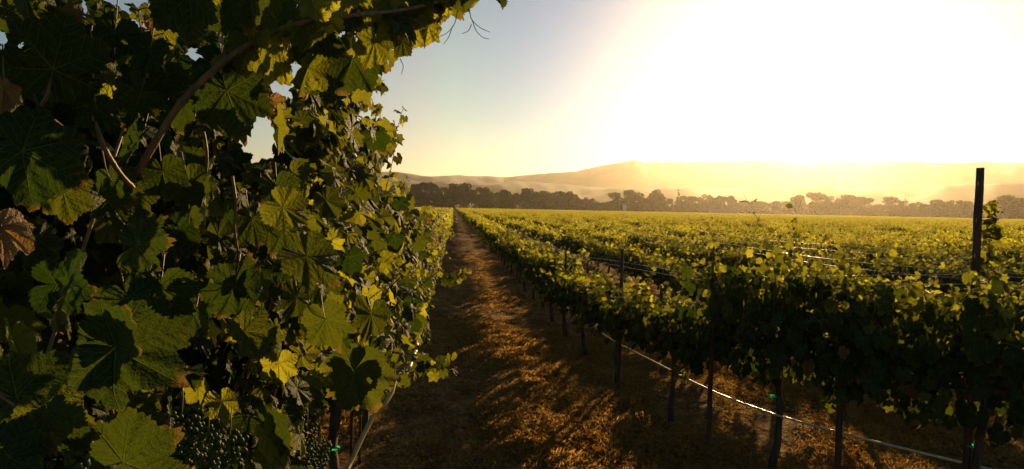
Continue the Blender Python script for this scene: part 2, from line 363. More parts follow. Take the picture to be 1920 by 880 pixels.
# ------------------------------------------------------------------ distant trees
def crown_mesh(seed, kind):
    g = np.random.default_rng(seed); C = []; S = []
    lumps = []
    nl = {'round': 26, 'wide': 34, 'tall': 20, 'bush': 22}[kind]
    W, h0, h1 = {'round': (.46, .08, .90), 'wide': (.62, .12, .88), 'tall': (.30, .08, .93), 'bush': (.58, .04, .84)}[kind]
    for i in range(nl):
        t = g.uniform(0, 1); z = h0 + (h1 - h0) * t; wz = W * math.sqrt(max(0.05, 1 - (2 * t - .85) ** 2 / 1.5)); a = g.uniform(0, 6.28); rr = wz * g.uniform(.15, .8)
        lumps.append((rr * math.cos(a), rr * math.sin(a), z, g.uniform(.11, .20) * (1.1 - .4 * t)))
    for (x, y, z, r) in lumps:
        m = int(170 * (r / .15) ** 2); d = g.normal(size=(m, 3)); d /= np.linalg.norm(d, axis=1)[:, None]
        rad = r * g.uniform(.55, 1.12, m) ** .6
        P = np.array([x, y, z]) + d * rad[:, None] * np.array([1.05, 1.05, .85]); C.append(P); S.append(np.full(m, .030) * g.uniform(.6, 1.4, m))
    P = np.concatenate(C); S = np.concatenate(S); n = len(P); zc = P[:, 2] > .03; P = P[zc]; S = S[zc]; n = len(P)
    u = g.normal(size=(n, 3)); u /= np.linalg.norm(u, axis=1)[:, None]; v = np.cross(u, g.normal(size=(n, 3))); v /= np.linalg.norm(v, axis=1)[:, None]
    Q = np.stack([P + u * S[:, None], P + v * S[:, None] * .8, P - u * S[:, None] * g.uniform(.5, 1, (n, 1)), P - v * S[:, None]], 1).reshape(-1, 3)
    return fast_mesh('crown', Q, np.arange(4 * n), np.arange(n) * 4, np.full(n, 4), M_CROWN, np.repeat(g.uniform(0, 1, n), 4), None, None, False), lumps
def tree_proto(seed, kind):
    cm, lumps = crown_mesh(seed, kind); mb = MB(); rng = random.Random(seed)
    mb.tube([(0, 0, -.01), (.005, 0, .12), (-.01, .01, .3), (0, 0, .55)], [.035, .026, .02, .008], 8)
    for (x, y, z, r) in lumps[:8]: mb.tube([(0, 0, .16 + .2 * rng.random()), (x * .5, y * .5, z * .75), (x, y, z)], [.014, .009, .003], 5)
    return cm, mb.mesh('trunk', M_BARK)
PROT = {k: [tree_proto(100 + 10 * i + j, k) for j in range(3)] for i, k in enumerate(('round', 'wide', 'tall', 'bush'))}
TREES = [(560,346,60,'wide'),(610,350,46,'round'),(655,344,50,'round'),(690,351,40,'wide'),(722,347,42,'round'),(752,352,36,'bush'),(778,346,34,'round'),(803,342,40,'round'),(830,349,32,'wide'),(853,345,30,'round'),(873,344,32,'round'),
 (910,349,44,'wide'),(946,357,30,'tall'),(966,358,38,'bush'),(992,354,36,'round'),(1017,355,38,'wide'),(1046,357,36,'wide'),(1067,359,34,'round'),(1084,371,26,'bush'),(1103,367,32,'bush'),(1124,375,30,'bush'),
 (1152,361,32,'round'),(1184,356,36,'round'),(1214,366,28,'bush'),(1232,355,34,'wide'),(1251,367,26,'bush'),(1283,366,30,'wide'),(1300,368,26,'round'),(1322,364,36,'wide'),(1347,367,30,'round'),(1368,364,30,'wide'),(1396,373,36,'bush'),(1420,375,34,'wide'),(1446,376,34,'bush'),(1470,375,30,'wide'),
 (1498,365,24,'tall'),(1530,361,38,'round'),(1562,368,34,'wide'),(1592,366,34,'round'),(1618,366,36,'wide'),(1644,379,26,'bush'),(1672,369,36,'round'),(1700,376,30,'wide'),(1726,375,32,'bush'),(1759,375,30,'round'),(1790,374,38,'wide'),(1815,378,28,'round'),(1848,376,34,'bush'),(1884,367,34,'tall'),(1902,370,36,'wide'),(1932,366,36,'round'),(1968,372,44,'wide')]
NUMW = ['first','second','third','fourth','fifth','sixth','seventh','eighth','ninth','tenth','eleventh','twelfth','thirteenth','fourteenth','fifteenth','sixteenth','seventeenth','eighteenth','nineteenth','twentieth','twenty-first','twenty-second','twenty-third','twenty-fourth','twenty-fifth','twenty-sixth','twenty-seventh','twenty-eighth','twenty-ninth','thirtieth']
tr_rng = random.Random(5)
DESC = {'round': 'dark round-crowned tree', 'wide': 'broad spreading dark tree', 'tall': 'narrow pointed dark tree', 'bush': 'low bushy dark tree'}
TD = lambda px: 400 + max(0, px - 1080) * 0.12
left_n = [t for t in TREES if t[0] < 1270][::-1]; right_n = [t for t in TREES if t[0] > 1270]
for i, (px, ty, wpx, kind) in enumerate(TREES):
    D = TD(px) + tr_rng.uniform(-12, 12); r = ray(px, ty); hh = math.hypot(r[0], r[1]); top = H + D * r[2] / hh
    pos = (r[0] / hh * D, r[1] / hh * D, 0); hgt = max(top, 2.5) / 0.98
    wm = wpx * 1.55 * D / F / (2 * {'round': .5, 'wide': .7, 'tall': .34, 'bush': .62}[kind])
    cm, tm = PROT[kind][tr_rng.randrange(3)]
    side = 'left' if px < 1270 else 'right'; k = (left_n.index(TREES[i]) if side == 'left' else right_n.index(TREES[i]))
    t = empty('tree', pos, tr_rng.uniform(0, 6.28)); t.scale = (wm, wm, hgt)
    tag(t, f'{DESC[kind]} in the far tree line, {NUMW[k]} {side} of the utility pole', 'tree', 'trees in the distant tree line')
    link('trunk', tm, None, t); link('crown', cm, None, t)
# low scrub closing the foot of the belt
def scrub():
    g = np.random.default_rng(77); n = 44000; px = g.uniform(-100, 2050, n); D = 400 + np.maximum(0, px - 1080) * .12 + g.uniform(6, 26, n)
    dirs = np.array([ray(a, 400) for a in px]); hh = np.hypot(dirs[:, 0], dirs[:, 1])
    lim = 5.6 + 1.4 * np.sin(px * .045) + 1.0 * np.sin(px * .013 + 2) + .8 * np.sin(px * .11)
    lim = lim * np.where(px < 1090, 1.45, np.where(px < 1140, .7, .95))
    z = g.uniform(0, 1, n) ** .8 * lim; P = np.stack([dirs[:, 0] / hh * D, dirs[:, 1] / hh * D, z], 1); S = g.uniform(.25, .6, n)
    u = g.normal(size=(n, 3)); u /= np.linalg.norm(u, axis=1)[:, None]; v = np.cross(u, g.normal(size=(n, 3))); v /= np.linalg.norm(v, axis=1)[:, None]
    Q = np.stack([P + u * S[:, None], P + v * S[:, None], P - u * S[:, None], P - v * S[:, None]], 1).reshape(-1, 3)
    me = fast_mesh('undergrowth', Q, np.arange(4 * n), np.arange(n) * 4, np.full(n, 4), M_CROWN, np.repeat(g.uniform(0, 1, n), 4), None, None, False)
    tag(link('undergrowth', me), 'continuous dark undergrowth beneath the distant tree line', 'undergrowth', None, 'stuff')
scrub()

# ------------------------------------------------------------------ far poles, barn, tank
def far_at(px, D):
    r = ray(px, 395); hh = math.hypot(r[0], r[1]); return (r[0] / hh * D, r[1] / hh * D)
def zat(px, py, D): r = ray(px, py); return H + D * r[2] / math.hypot(r[0], r[1])
def utility_pole(px, ty, D, label, arms, tilt=0.0):
    x, y = far_at(px, D); h = zat(px, ty, D); t = empty('utility_pole', (x, y, 0), R(-12)); t.rotation_euler[1] = tilt
    m = MB(); m.tube([(0, 0, -.3), (0, 0, h * .5), (0, 0, h)], [.24, .20, .15], 10); link('pole', m.mesh('pole', M_POLE), None, t)
    for z, w_ in arms:
        m = MB(); m.box((0, .28, h - z), (w_, .14, .18)); ca = link('crossarm', m.mesh('crossarm', M_POLE, False), None, t)
        for q in (-.45, 0, .45):
            m = MB(); m.tube([(q * w_, .28, h - z + .08), (q * w_, .28, h - z + .22), (q * w_, .28, h - z + .36)], [.06, .09, .04], 8); link('insulator', m.mesh('insulator', M_WHITE), None, ca)
    if arms:
        m = MB(); m.tube([(.42, -.1, h - 3.0), (.42, -.1, h - 2.9), (.42, -.1, h - 1.9), (.42, -.1, h - 1.8)], [.1, .26, .26, .1], 12); link('transformer', m.mesh('transformer', M_POLE), None, t)
    tag(t, label, 'utility pole')
utility_pole(1271, 355, 330, 'tall wooden utility pole with crossarm and transformer before the tree line', [(.5, 2.2), (1.4, 1.6)])
utility_pole(1261, 374, 335, 'short bare pole just left of the utility pole with crossarm', [])
utility_pole(1698, 371, 330, 'plain wooden pole leaning slightly before the right-hand tree line', [], R(-2))
def barn():
    D = 350; x, y = far_at(1355, D); t = empty('barn', (x, y, 0), R(-17))
    w_, h, rf = 12.0, zat(1355, 399, D), zat(1355, 393, D); d = 7.0
    m = MB(); m.add([(-w_/2, -d/2, 0), (w_/2, -d/2, 0), (w_/2, d/2, 0), (-w_/2, d/2, 0), (-w_/2, -d/2, h), (w_/2, -d/2, h), (w_/2, d/2, h), (-w_/2, d/2, h), (-w_/2, 0, rf - .1), (w_/2, 0, rf - .1)],
                    [(0, 1, 5, 4), (2, 3, 7, 6), (1, 2, 6, 9, 5), (3, 0, 4, 8, 7)]); link('wall', m.mesh('wall', M_WALL, False), None, t)
    for s in (-1, 1):
        m = MB(); a = [(-w_/2 - .4, s * (d/2 + .5), h - .25), (w_/2 + .4, s * (d/2 + .5), h - .25), (w_/2 + .4, 0, rf), (-w_/2 - .4, 0, rf)]
        a = a + [(p[0], p[1], p[2] + .16) for p in a]; m.add(a, [(0, 1, 2, 3), (4, 7, 6, 5), (0, 4, 5, 1), (1, 5, 6, 2), (2, 6, 7, 3), (3, 7, 4, 0)]); link('roof', m.mesh('roof', M_ROOF, False), None, t)
    for q in (-4, -1.3, 1.4, 4.1):
        m = MB(); m.box((q, -d/2 - .02, h * .45), (1.7, .08, h * .62)); link('opening', m.mesh('opening', M_DARK, False), None, t)
    tag(t, 'long low barn with reddish roof at the foot of the far trees', 'barn')
barn()
def tank():
    D = 370; x, y = far_at(1171, D); t = empty('water_tank', (x, y, 0))
    hz = zat(1171, 383, D); m = MB(); m.tube([(0, 0, 0), (0, 0, hz * .8), (0, 0, hz * .86)], [1.0, 1.0, .96], 18); link('tank_body', m.mesh('tank_body', M_WHITE), None, t)
    m = MB(); m.tube([(0, 0, hz * .861), (0, 0, hz * .95), (0, 0, hz)], [1.06, .5, .06], 18); link('lid', m.mesh('lid', M_WHITE), None, t)
    tag(t, 'small pale upright tank in front of the trees left of the pole', 'tank')
tank()

# ------------------------------------------------------------------ vine rows of the field
SP = 2.15                                                              # row spacing
hose_px = [(1090, 600), (1200, 668), (1330, 733), (1450, 776), (1580, 815), (1820, 877)]
HP = np.array([gp(a, b, .46) for a, b in hose_px])                     # measured on the photo: the first row bends away near us
yv = np.concatenate([[HP[-1, 1] - 2.6, HP[-1, 1] - 1.2], HP[::-1, 1], [13, 20, 2000]])
xv = np.concatenate([[HP[-1, 0] + 2.4, HP[-1, 0] + 1.05], HP[::-1, 0], [1.78, 1.78, 1.78]])
def smooth_interp(y):
    ks = np.linspace(-.6, .6, 9); return np.mean([np.interp(y + k, yv, xv) for k in ks], axis=0)
def row_x(k, y): return smooth_interp(np.asarray(y, float) - .87 * k) + SP * k
def tangent(k, y):
    e = .1; dx = float(row_x(k, y + e) - row_x(k, y - e)); return -math.atan2(dx, 2 * e)
LX = -0.72
print('row pts', HP.round(2).tolist())

def nrm3(v): v = np.asarray(v, float); return v / (np.linalg.norm(v) + 1e-9)
def shoot_path(g, start, direc, length, n, droop=.25):
    pts = [np.array(start, float)]; d = nrm3(direc); st = length / n
    for i in range(n):
        d = nrm3(d + g.normal(size=3) * .10 + np.array([0, 0, -droop * (i / n) ** 1.5 * .5])); pts.append(pts[-1] + d * st)
    return np.array(pts)
def leaves_along(g, L, pts, size, out, dens, petiole=.05, taper=.5, canes=None, start=.05):
    n = len(pts); tot = max(3, int(dens))
    for i in range(tot):
        t = start + (1 - start) * (i + g.uniform(-.3, .3)) / tot; t = min(max(t, 0), .999); f = t * (n - 1); a = int(f)
        p = pts[a] * (1 - f + a) + pts[min(a + 1, n - 1)] * (f - a); ang = (i % 2) * math.pi + g.uniform(-1, 1)
        tg = nrm3(pts[min(a + 1, n - 1)] - pts[a]); sd_ = nrm3(np.cross(tg, [math.cos(ang), math.sin(ang), .1]) + .0)
        sz = size * (1 - taper * t ** 1.6) * g.uniform(.75, 1.15)
        pe = p + nrm3(sd_ + tg * .5 + np.array([0, 0, .2])) * petiole * g.uniform(.6, 1.3)
        mid = nrm3(sd_ * .7 + np.array(out) * g.uniform(0, .7) + np.array([0, 0, -.75 + .9 * t * t]) + g.normal(size=3) * .35)
        nn = nrm3(np.array(out) * .8 + np.array([0, 0, .55]) + g.normal(size=3) * .55)
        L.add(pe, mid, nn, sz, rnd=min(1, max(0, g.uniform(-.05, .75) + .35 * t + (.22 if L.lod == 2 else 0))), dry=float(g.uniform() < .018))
        if canes is not None: canes.tube([p, (p + pe) / 2 + [0, 0, .004], pe], [.0016, .0013, .0011], 4, False)
def field_vine(seed, lod, grow=1.0):
    """canopy from 0.62 m to about 1.3 m, row along local Y, one vine every 1.5 m"""
    g = np.random.default_rng(seed); L = Leaves(lod, seed); canes = MB(); trunk = MB(); rr = random.Random(seed)
    b = np.cumsum(g.normal(size=(6, 2)) * .018, axis=0); zs = [-.04, .15, .32, .48, .62, .70]
    zs = [-.04, .18, .36, .54, .70, .78]; tp = [(b[i, 0], b[i, 1], zs[i]) for i in range(6)]
    trunk.tube(tp, [.034, .028, .024, .023, .026, .03], 9, True, .16, rr)
    for s in (-1, 1):
        trunk.tube([tp[-1], (b[5, 0], b[5, 1] + s * .15, .81), (b[5, 0] + g.normal() * .02, s * .45, .82), (g.normal() * .02, s * .78, .81)], [.026, .022, .018, .012], 8, True, .15, rr)
    nsh = int({1: 21, 2: 16}[lod] * grow); size = {1: .064, 2: .085}[lod]
    for i in range(nsh):
        y0 = -.74 + 1.48 * (i + g.uniform(0, 1)) / nsh; side = 1 if i % 2 else -1
        ln = grow * g.uniform(.28, .56) * (1.55 if g.uniform() < .28 else 1)
        pts = shoot_path(g, (g.normal() * .04, y0, .80), (side * g.uniform(.05, .60), g.normal() * .25, 1), ln, 7, .3 if g.uniform() < .75 else 1.2)
        if lod == 1: canes.tube(pts, np.linspace(.0045, .0015, len(pts)), 5, False)
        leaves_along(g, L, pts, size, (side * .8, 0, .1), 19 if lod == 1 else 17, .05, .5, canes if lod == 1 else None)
    for i in range(3):                                                 # shoots that hang below the arms
        side = 1 if i % 2 else -1
        pts = shoot_path(g, (0, g.uniform(-.7, .7), .815), (side * .9, g.normal() * .5, .25), g.uniform(.45, .75), 7, 3.2)
        leaves_along(g, L, pts, size, (side * .8, 0, .1), 15, .05, .3, canes if lod == 1 else None)
    for i in range(int(360 if grow == 1 else 430) if lod == 1 else 140):                          # inner and hanging foliage, canopy shade put into its darker leaf colour
        side = 1 if i % 2 else -1; z = g.uniform(.72 - .10 * (grow > 1), 1.10 + .42 * (grow - 1)); x = side * g.uniform(.0, .34) * (1.15 - .5 * abs(z - .85)); y = g.uniform(-.8, .8)
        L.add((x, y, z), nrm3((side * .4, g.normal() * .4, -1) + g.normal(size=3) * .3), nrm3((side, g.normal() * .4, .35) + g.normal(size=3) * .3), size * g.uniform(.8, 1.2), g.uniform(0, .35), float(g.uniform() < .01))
    canes.tube([(0, y_, .812 + .004 * math.sin(9 * y_)) for y_ in np.linspace(-.78, .78, 12)], .009, 6)
    cm = canes.mesh('shoots', M_CANEG) if lod == 1 else None
    return dict(trunk=trunk.mesh('trunk', M_BARK), shoots=cm, foliage=L.mesh('foliage', M_LEAF if lod == 1 else M_LEAF2))
FN = [field_vine(250 + i, 1, 1.5) for i in range(3)]
FV = {1: [field_vine(200 + i, 1) for i in range(6)], 2: [field_vine(300 + i, 2) for i in range(5)]}

def stake_mesh(h):
    m = MB(); m.tube([(0, 0, -.05), (0, 0, h * .5), (0, 0, h)], .007, 6); return m.mesh('stake', M_STAKE)
STAKE = stake_mesh(1.1)
def tie_mesh(seed):
    g = random.Random(seed); m = MB(); a = []
    for i in range(13):
        t = i / 12 * 2 * math.pi; a.append((.033 * math.cos(t), .033 * math.sin(t), g.uniform(-.004, .004)))
    V = [(p[0], p[1], p[2] - .005) for p in a] + [(p[0], p[1], p[2] + .005) for p in a]
    m.add(V, [(i, i + 1, i + 14, i + 13) for i in range(12)])
    e = [(.032, 0, 0), (.042, -.004, .004), (.046, -.010, -.012), (.044, -.014, -.03), (.047, -.016, -.046)]
    m.add([(p[0], p[1] - .004, p[2]) for p in e] + [(p[0] + .002, p[1] + .005, p[2] + .002) for p in e], [(i, i + 1, i + 6, i + 5) for i in range(4)])
    return m.mesh('green_tie', M_TIE)
TIES = [tie_mesh(i) for i in range(3)]

def place_vine(x, y, rz, lod, k, s, rng, label, group, tie=False, proto=None):
    P = proto or FV[lod][k % len(FV[lod])]; t = empty('grapevine', (x, y, float(gz(x, y))), rz + (math.pi if rng.random() < .5 else 0)); t.scale = (s[0], 1.0, s[1])
    link('trunk', P['trunk'], None, t); link('foliage', P['foliage'], None, t)
    if P['shoots'] is not None: link('shoots', P['shoots'], None, t)
    if tie:
        o = link('green_tie', TIES[k % 3], None, t); o.location = (0, 0, rng.uniform(.46, .60)); o.rotation_euler = (0, 0, rng.uniform(3.6, 5.6))
    tag(t, label, 'grapevine', group); return t
# candidates, sorted by distance
rng = random.Random(9); cand = []
VS = 1.45
for k in range(0, 330):
    x0 = row_x(k, 300.0)
    ys_ = []; y = (2.9 if k == 0 else 3.2 + .87 * k + rng.random())
    while y < 392 - 0.02 * k:
        tn = tangent(k, y) if y < 25 + k else 0.0
        ys_.append(y); y += VS * abs(math.cos(tn))
    for i, y in enumerate(ys_):
        x = float(row_x(k, y)) if y < 30 + k else float(x0)
        cand.append((x, y, k, i))
for k in range(1, 60):
    y = 1.0 + rng.random()
    while y < 385: cand.append((LX - SP * k, y, -k, 0)); y += VS
A = np.array([(c[0], c[1]) for c in cand]); px_, py_, dd_ = proj(np.column_stack([A, np.full(len(A), 1.0)]))
inview = (dd_ > .5) & (px_ > -90) & (px_ < 2010 + 300 / np.maximum(dd_, .5))
# rows left of the near row are seen only past its far end
lefty = np.array([c[2] < 0 for c in cand]); inview &= ~(lefty & (px_ < 600))
dist = np.hypot(A[:, 0], A[:, 1]); order = [i for i in np.argsort(dist) if inview[i]]
indiv = [i for i in order if not (lefty[i] and dist[i] < 30)][:262]
indset = set(indiv); count = {}
ROWN = ['first', 'second', 'third', 'fourth', 'fifth', 'sixth', 'seventh', 'eighth', 'ninth', 'tenth']
for i in indiv:
    x, y, k, _ = cand[i]; c = count.get(k, 0); count[k] = c + 1; d = dist[i]
    rz = tangent(k, y) if k >= 0 and y < 30 else 0.0
    hs = rng.uniform(.90, 1.10)
    if k == 0: hs *= np.interp(y, [3, 4.4, 5.2, 5.9, 6.8, 14], [1.24, 1.20, 1.10, 1.04, .92, .95])
    elif k > 0: hs *= .92
    if k < 0: grp = 'grapevines seen beyond the end of the tall left row'; lab = 'small distant grapevine glimpsed left of the path past the tall row'
    elif k < 3 and c < 10:
        look = ['bushy shaded', 'broad leafy', 'dense dark green', 'ragged sunlit', 'upright leafy'][(c + k) % 5]
        if k == 0: look = ['broad dark', 'tall shaded', 'dense dark green', 'bushy backlit', 'ragged sun-tipped'][c % 5] if c < 5 else 'low sun-tipped'
        grp = f'grapevines of the {ROWN[k]} row right of the path'; lab = f'{look} grapevine, {NUMW[c]} from the near end of the {ROWN[k]} right-hand row'
    elif k < 10: grp = f'further grapevines of the {ROWN[k]} row right of the path'; lab = f'sun-tipped grapevine far along the {ROWN[k]} row right of the path' if k < 3 else f'sun-tipped grapevine in the {ROWN[k]} row right of the path'
    else: grp = 'grapevines of the rows beyond the tenth'; lab = 'golden-tipped grapevine in the rows beyond the tenth row right of the path'
    place_vine(x, y, rz, 1 if d < 24 else 2, rng.randrange(30), (rng.uniform(.9, 1.15), hs), rng, lab, grp, tie=(k in (0, 1) and d < 13 and rng.random() < .7), proto=FN[c % 3] if (k == 0 and y < 5.5) or (k == 1 and y < 5.2) else None)
# the rest of the field: one object, points that carry vine foliage
rest = [i for i in order if i not in indset and not (lefty[i] and dist[i] < 30)]
print('vines', len(indiv), 'rest', len(rest))
def far_field(pts, srcs):
    me = bpy.data.meshes.new('vineyard_rows'); me.vertices.add(len(pts)); me.vertices.foreach_set('co', np.asarray(pts, dtype=np.float32).ravel()); me.update()
    o = tag(link('vineyard_rows', me), 'far vineyard rows of merged golden-green vines reaching the tree line', 'vineyard', None, 'stuff')
    gt = bpy.data.node_groups.new('rows_of_vines', 'GeometryNodeTree')
    gt.interface.new_socket('Geometry', in_out='INPUT', socket_type='NodeSocketGeometry'); gt.interface.new_socket('Geometry', in_out='OUTPUT', socket_type='NodeSocketGeometry')
    N = gt.nodes; Lk = gt.links; gi = N.new('NodeGroupInput'); go = N.new('NodeGroupOutput')
    join = N.new('GeometryNodeGeometryToInstance')
    for ob in srcs:
        oi = N.new('GeometryNodeObjectInfo'); oi.inputs['Object'].default_value = ob; oi.inputs['As Instance'].default_value = True; oi.transform_space = 'ORIGINAL'
        Lk.new(oi.outputs['Geometry'], join.inputs[0])
    jg = N.new('GeometryNodeJoinGeometry')
    for l in list(gt.links):
        if l.to_node == join: Lk.new(l.from_socket, jg.inputs[0])
    N.remove(join)
    ip = N.new('GeometryNodeInstanceOnPoints'); ip.inputs['Pick Instance'].default_value = True
    rv = N.new('FunctionNodeRandomValue'); rv.data_type = 'FLOAT_VECTOR'; rv.inputs[0].default_value = (.85, 1, .74); rv.inputs[1].default_value = (1.2, 1.15, 1.14)
    ri = N.new('FunctionNodeRandomValue'); ri.data_type = 'INT'; ri.inputs[4].default_value = 0; ri.inputs[5].default_value = len(srcs) - 1; ri.inputs['Seed'].default_value = 3
    rr_ = N.new('FunctionNodeRandomValue'); rr_.data_type = 'INT'; rr_.inputs[4].default_value = 0; rr_.inputs[5].default_value = 1; rr_.inputs['Seed'].default_value = 8
    mm = N.new('ShaderNodeMath'); mm.operation = 'MULTIPLY'; mm.inputs[1].default_value = math.pi; cx = N.new('ShaderNodeCombineXYZ')
    Lk.new(rr_.outputs[2], mm.inputs[0]); Lk.new(mm.outputs[0], cx.inputs[2])
    Lk.new(gi.outputs[0], ip.inputs['Points']); Lk.new(jg.outputs[0], ip.inputs['Instance']); Lk.new(rv.outputs[0], ip.inputs['Scale'])
    Lk.new(ri.outputs[2], ip.inputs['Instance Index']); Lk.new(cx.outputs[0], ip.inputs['Rotation']); Lk.new(ip.outputs[0], go.inputs[0])
    md = o.modifiers.new('rows', 'NODES'); md.node_group = gt; return o
srcs = []
seen = set()
for o in list(COL.objects):
    if o.name.startswith('foliage') and o.data in [p['foliage'] for p in FV[2]] and o.data.name not in seen: srcs.append(o); seen.add(o.data.name)
far_field([(cand[i][0] + rng.uniform(-.08, .08), cand[i][1], 0) for i in rest], srcs)

# ------------------------------------------------------------------ posts, wires, hoses
def row_post(k, px, ty, rad, label, wood=True, y=None, off=0.0):
    # find the row point under this pixel column
    if y is None:
        yy = np.linspace(3.0, 60, 3000); P = np.column_stack([row_x(k, yy), yy, np.full(3000, 1.0)]); a, b, _ = proj(P); j = int(np.argmin(np.abs(a - px))); y = float(yy[j])
    x = float(row_x(k, y)); d = float(proj(np.array([[x, y, 1.0]]))[2][0]); h = float(at(px, ty, d)[2]) if ty else 1.55
    x, y = x - off * x / math.hypot(x, y), y - off * y / math.hypot(x, y)
    t = empty('trellis_post', (x, y, float(gz(x, y))), tangent(k, y)); rg = random.Random(int(px)); m = MB()
    zs = np.linspace(-.1, h, 16); pts = [(rg.uniform(-.0025, .0025), rg.uniform(-.0025, .0025), z) for z in zs]
    m.tube(pts, [rad * (1.03 - .06 * z / h) * rg.uniform(.97, 1.03) for z in zs], 14 if wood else 4, True, .03, rg)
    link('shaft', m.mesh('shaft', M_POST if wood else M_STAKE), None, t)
    for q in range(4):
        m = MB(); z = h - .10 - q * .22; m.tube([(-rad - .009, 0, z - .012), (-rad - .011, 0, z + .0), (-rad - .001, 0, z + .014)], .0028, 6); link('staple', m.mesh('staple', M_WIRE), None, t)
    tag(t, label, 'post'); return t, x, y, h
P3 = row_post(0, 1820, 326, .023, 'tall dark wooden post rising above the vines at far right')
P2 = row_post(0, 1336, 449, .020, 'slim dark post standing in the first row right of the path', off=.24)
P1 = row_post(0, 1165, 462, .019, 'slim dark post in the first row, by the path', off=.22)
P0 = row_post(0, 1060, 470, .017, 'thin dark stake far along the first row by the path')
P15 = row_post(0, 1580, 560, .022, 'dark post half hidden in leaves left of the tallest post')
P4 = row_post(1, 1480, 474, .018, 'thin dark post poking out of the second row')
P5 = row_post(2, 1300, 455, .018, 'thin dark post in the third row')
P6 = row_post(1, 1175 + 40, 468, .018, 'small dark post in the second row beyond the nearest dark post')
def wire(k, y0, y1, zf, rad, name, label, mat, cat, wob=0.0, seed=0, xo=0.0, group=None, seg=6):
    rg = random.Random(seed); yy = np.arange(y0, y1, .12 if y1 < 25 else .3); pts = [(float(row_x(k, q)) + xo if k is not None else LX + xo, q, zf(q) + rg.uniform(-wob, wob)) for q in yy]
    m = MB(); m.tube(pts, rad, seg); return tag(link(name, m.mesh(name, mat)), label, cat, group)
wy = [P3[2], P15[2], P2[2], P1[2], P0[2]]
for n_, (dz, xo) in enumerate(((-.10, -.03), (-.16, .03))):
    zf = lambda q, dz=dz: float(np.interp(q, [P3[2], P2[2], P1[2], P0[2]], [1.74, 1.58, 1.50, 1.42])) + dz - .015 * math.sin(q * 1.4)
    wire(0, P3[2] - 1.2, 30, zf, .0014, 'trellis_wire', ['upper glinting trellis wire of the first row', 'lower glinting trellis wire of the first row'][n_], M_WIRE, 'wire', .001, n_, xo)
for n_, (z0, xo) in enumerate(((1.52, -.04), (1.44, .04))):
    wire(1, 3.6, 34, lambda q, z0=z0: z0 - .02 * math.sin(q * 1.1), .0015, 'trellis_wire', ['upper glinting trellis wire of the second row', 'lower glinting trellis wire of the second row'][n_], M_WIRE, 'wire', .001, n_ + 5, xo)
for n_, (z0, xo) in enumerate(((1.50, -.04), (1.40, .04))):
    wire(2, 5.2, 40, lambda q, z0=z0: z0 - .02 * math.sin(q * 1.1), .0017, 'trellis_wire', ['upper glinting trellis wire of the third row', 'lower glinting trellis wire of the third row'][n_], M_WIRE, 'wire', .001, n_ + 8, xo)
hy = wire(0, 2.4, 34, lambda q: .46 + .012 * math.sin(q * 2.1), .0085, 'drip_hose', 'pale sunlit drip hose strung along the first row right of the path', M_HOSE, 'hose', .0015, 4, 0, None, 10)
wire(1, 2.6, 34, lambda q: .50 + .015 * math.sin(q * 1.7), .0085, 'drip_hose', 'drip hose strung along the second row right of the path', M_HOSE, 'hose', .0015, 14, 0, None, 10)

# ------------------------------------------------------------------ the tall left row
POLY = [(-400, -400), (930, -400), (958, 12), (930, 8), (885, 22), (850, 20), (812, 75), (775, 110), (735, 130), (728, 165), (690, 200), (712, 205), (762, 200), (772, 235), (752, 262), (735, 300), (715, 335), (712, 372), (735, 350), (762, 330), (770, 372), (790, 385), (830, 392), (850, 415), (852, 460), (838, 500), (848, 560), (842, 610), (835, 650), (862, 672), (862, 700), (800, 712), (752, 730), (722, 752), (700, 785), (665, 790), (625, 745), (600, 790), (560, 812), (620, 850), (580, 900), (520, 960), (-400, 960)]
HOLES = [[(448, 225), (505, 190), (512, 215), (520, 268), (505, 300), (478, 312), (455, 308), (445, 270)], [(212, -20), (300, -20), (300, 50), (268, 40), (235, 22), (215, 15)], [(352, 95), (392, 90), (388, 130), (360, 145)], [(505, 88), (540, 85), (552, 150), (530, 200), (512, 180)], [(600, 60), (650, 55), (640, 90), (615, 95)], [(690, 100), (745, 112), (715, 160), (672, 170)]]
def inside(poly, x, y):
    c = np.zeros(len(x), bool); n = len(poly)
    for i in range(n):
        (x1, y1), (x2, y2) = poly[i], poly[(i + 1) % n]
        if y1 == y2: continue
        cr = ((y1 > y) != (y2 > y)) & (x < (x2 - x1) * (y - y1) / (y2 - y1) + x1); c ^= cr
    return c
def allowed(P, margin=0):
    a, b, d = proj(P); ok = inside(POLY, a, b)
    for hl in HOLES: ok &= ~inside(hl, a, b)
    return ok & (d > .62)
# plant parts gather leaves by vine: A nearest ... D
LV = {}; CAN = {}
NODE = [1.35, 2.85, 4.35, 5.9]
for i, y in enumerate(NODE): LV[i] = [Leaves(0, 500 + i), Leaves(1, 520 + i)]; CAN[i] = MB()
def leaf_ok(B, M, N, S):
    S = np.asarray(S)[:, None] * 1.0; X = np.cross(M, N); ok = allowed(B)
    for u_, v_ in ((0, 1), (.6, .5), (-.6, .5), (.6, -.1), (-.6, -.1)): ok &= allowed(B + M * S * v_ + X * S * u_)
    return ok
def owner(y): return int(np.argmin([abs(y - q) for q in NODE]))
g = np.random.default_rng(31)
def put(base, mid, nn, size, rnd, dry=0.0, hi=None, tpl=None):
    o = owner(base[1]); d = float(np.dot(CR.T @ (np.asarray(base) - [0, 0, H]), [0, 0, -1])); hi = (d < 2.6) if hi is None else hi
    LV[o][0 if hi else 1].add(base, mid, nn, size, rnd, dry, tpl if hi else None)
